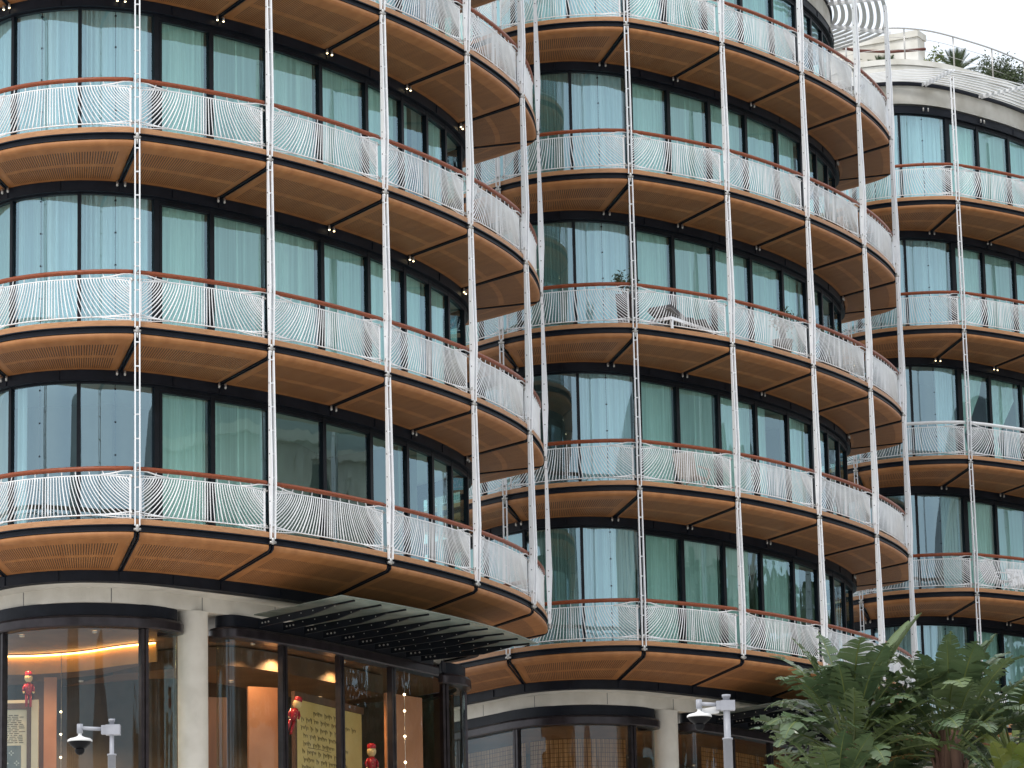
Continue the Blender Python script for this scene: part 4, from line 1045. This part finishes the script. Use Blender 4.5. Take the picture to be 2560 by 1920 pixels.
b = MB().use('fascia'); b.box((10.2 - bx, 108.5 - by, 33.2 - bz), (1.2, .5, 0), (0, 1.0, .0), (0, 0, .10)); ob('timber_canopy', b.mesh('canopy'), t3)

# ------------------------------------------------------------------ town across the street (seen only in the glass)
M['townwall'] = mat('cream_town_wall', (.42, .37, .30), (.52, .47, .39), .6, .85)
M['townwall2'] = mat('grey_town_wall', (.40, .385, .37), (.48, .465, .45), .6, .85)
M['towndark'] = mat('dark_window_glass', (.02, .025, .03), None, rough=.1)
M['slate'] = mat('slate_roof', (.10, .11, .12), (.15, .16, .17), 1, .7)
def town_house(label, x, y, rz_, W, H_, D, nx, nz, wm):
    t = thing('town_building', label, 'building', (x, y, -1.6), rz_, 'town buildings across the street')
    b = MB().use(wm); b.abox(-W / 2, W / 2, 0, D, 0, H_)
    for k in range(nz + 1): b.abox(-W / 2 - .25, W / 2 + .25, -.3, -.002, H_ * k / nz - .45 if k else 0, H_ * k / nz if k else .3)
    ob('wall', b.mesh('wall'), t)
    b = MB().use('slate'); v = [b.vert(p) for p in ((-W / 2 - .3, -.3, H_ + .01), (W / 2 + .3, -.3, H_ + .01), (W / 2 + .3, D, H_ + .01), (-W / 2 - .3, D, H_ + .01), (-W / 2 + 3, 3, H_ + 4), (W / 2 - 3, 3, H_ + 4), (W / 2 - 3, D - 3, H_ + 4), (-W / 2 + 3, D - 3, H_ + 4))]
    for f in ((0, 1, 5, 4), (1, 2, 6, 5), (2, 3, 7, 6), (3, 0, 4, 7), (4, 5, 6, 7)): b.face([v[i] for i in f])
    ob('roof', b.mesh('roof'), t)
    def wmesh():
        b = MB().use('towndark'); b.abox(-.8, .8, -.02, .02, 0, 2.2); b.use(wm)
        b.abox(-1.0, -.803, -.14, .02, -.1, 2.4); b.abox(.803, 1.0, -.14, .02, -.1, 2.4); b.abox(-1.1, 1.1, -.2, .02, 2.402, 2.6); return b.mesh('window')
    wme = cached(('tw', wm), wmesh)
    for i in range(nx):
        for k in range(nz): ob('window', wme, t, (-W / 2 + W * (i + .5) / nx, -.03, H_ * k / nz + 1.0))
town_house('grey town building across the street behind the viewer', -20, -38, math.pi, 30, 35, 14, 7, 9, 'townwall2')
town_house('cream town building with many windows across the street to the right', 74, 62, math.pi / 2 * 3, 90, 32, 16, 14, 7, 'townwall')
def street_tree(label, x, y, z, H_, seed):
    t = thing('street_tree', label, 'tree', (x, y, z), 0, 'street trees across the road'); rnd = random.Random(seed)
    b = MB().use('trunk'); b.tube([(0, 0, 0), (.1, 0, H_ * .3), (0, .1, H_ * .6)], .28, 10, r1=.12)
    for k in range(7):
        a = k * .9; b.tube([(0, 0, H_ * .35), (H_ * .12 * math.cos(a), H_ * .12 * math.sin(a), H_ * .6), (H_ * .22 * math.cos(a), H_ * .22 * math.sin(a), H_ * .8)], .1, 6, r1=.03)
    ob('trunk', b.mesh('trunk'), t); b = MB()
    cl = [(rnd.gauss(0, H_ * .15), rnd.gauss(0, H_ * .15), H_ * rnd.uniform(.25, 1)) for _ in range(40)]
    def fn():
        c = rnd.choice(cl); return (c[0] + rnd.gauss(0, .7), c[1] + rnd.gauss(0, .7), c[2] + rnd.gauss(0, .5))
    leaf_cloud(b, 'shrubleaf', 4000, fn, .6, rnd); ob('crown', b.mesh('crown'), t)
for k, (x, y, z, H_) in enumerate(((35, 116, 5, 14), (33, 107, 5, 13), (34, 98, 5, 14), (33, 90, 5, 13), (35, 82, 5, 14), (34, 73, 5, 13), (34, 62, 4.8, 13), (30, 40, 1.5, 12))):
    street_tree('leafy street tree reflected in the shop glass', x, y, z, H_, 60 + k)
town_house('tall cream corner building across the street behind the viewer', 44, -20, math.pi * .78 + math.pi/2 - math.pi/2, 30, 21, 14, 7, 5, 'townwall')
# ------------------------------------------------------------------ ground
M['paving'] = mat('pale_paving', (.43, .41, .38), (.52, .50, .46), .3, .8)
def ground_mesh():
    b = MB().use('paving')
    ys = [(-900, -1.6), (20, -1.6), (48, 3.6), (56, ZG), (1500, ZG)]
    prev = None
    for y, z in ys:
        cur = [b.vert((-1200, y, z)), b.vert((1200, y, z))]
        if prev: b.face((prev[0], prev[1], cur[1], cur[0]))
        prev = cur
    return b.mesh('ground')
structure('ground', ground_mesh())
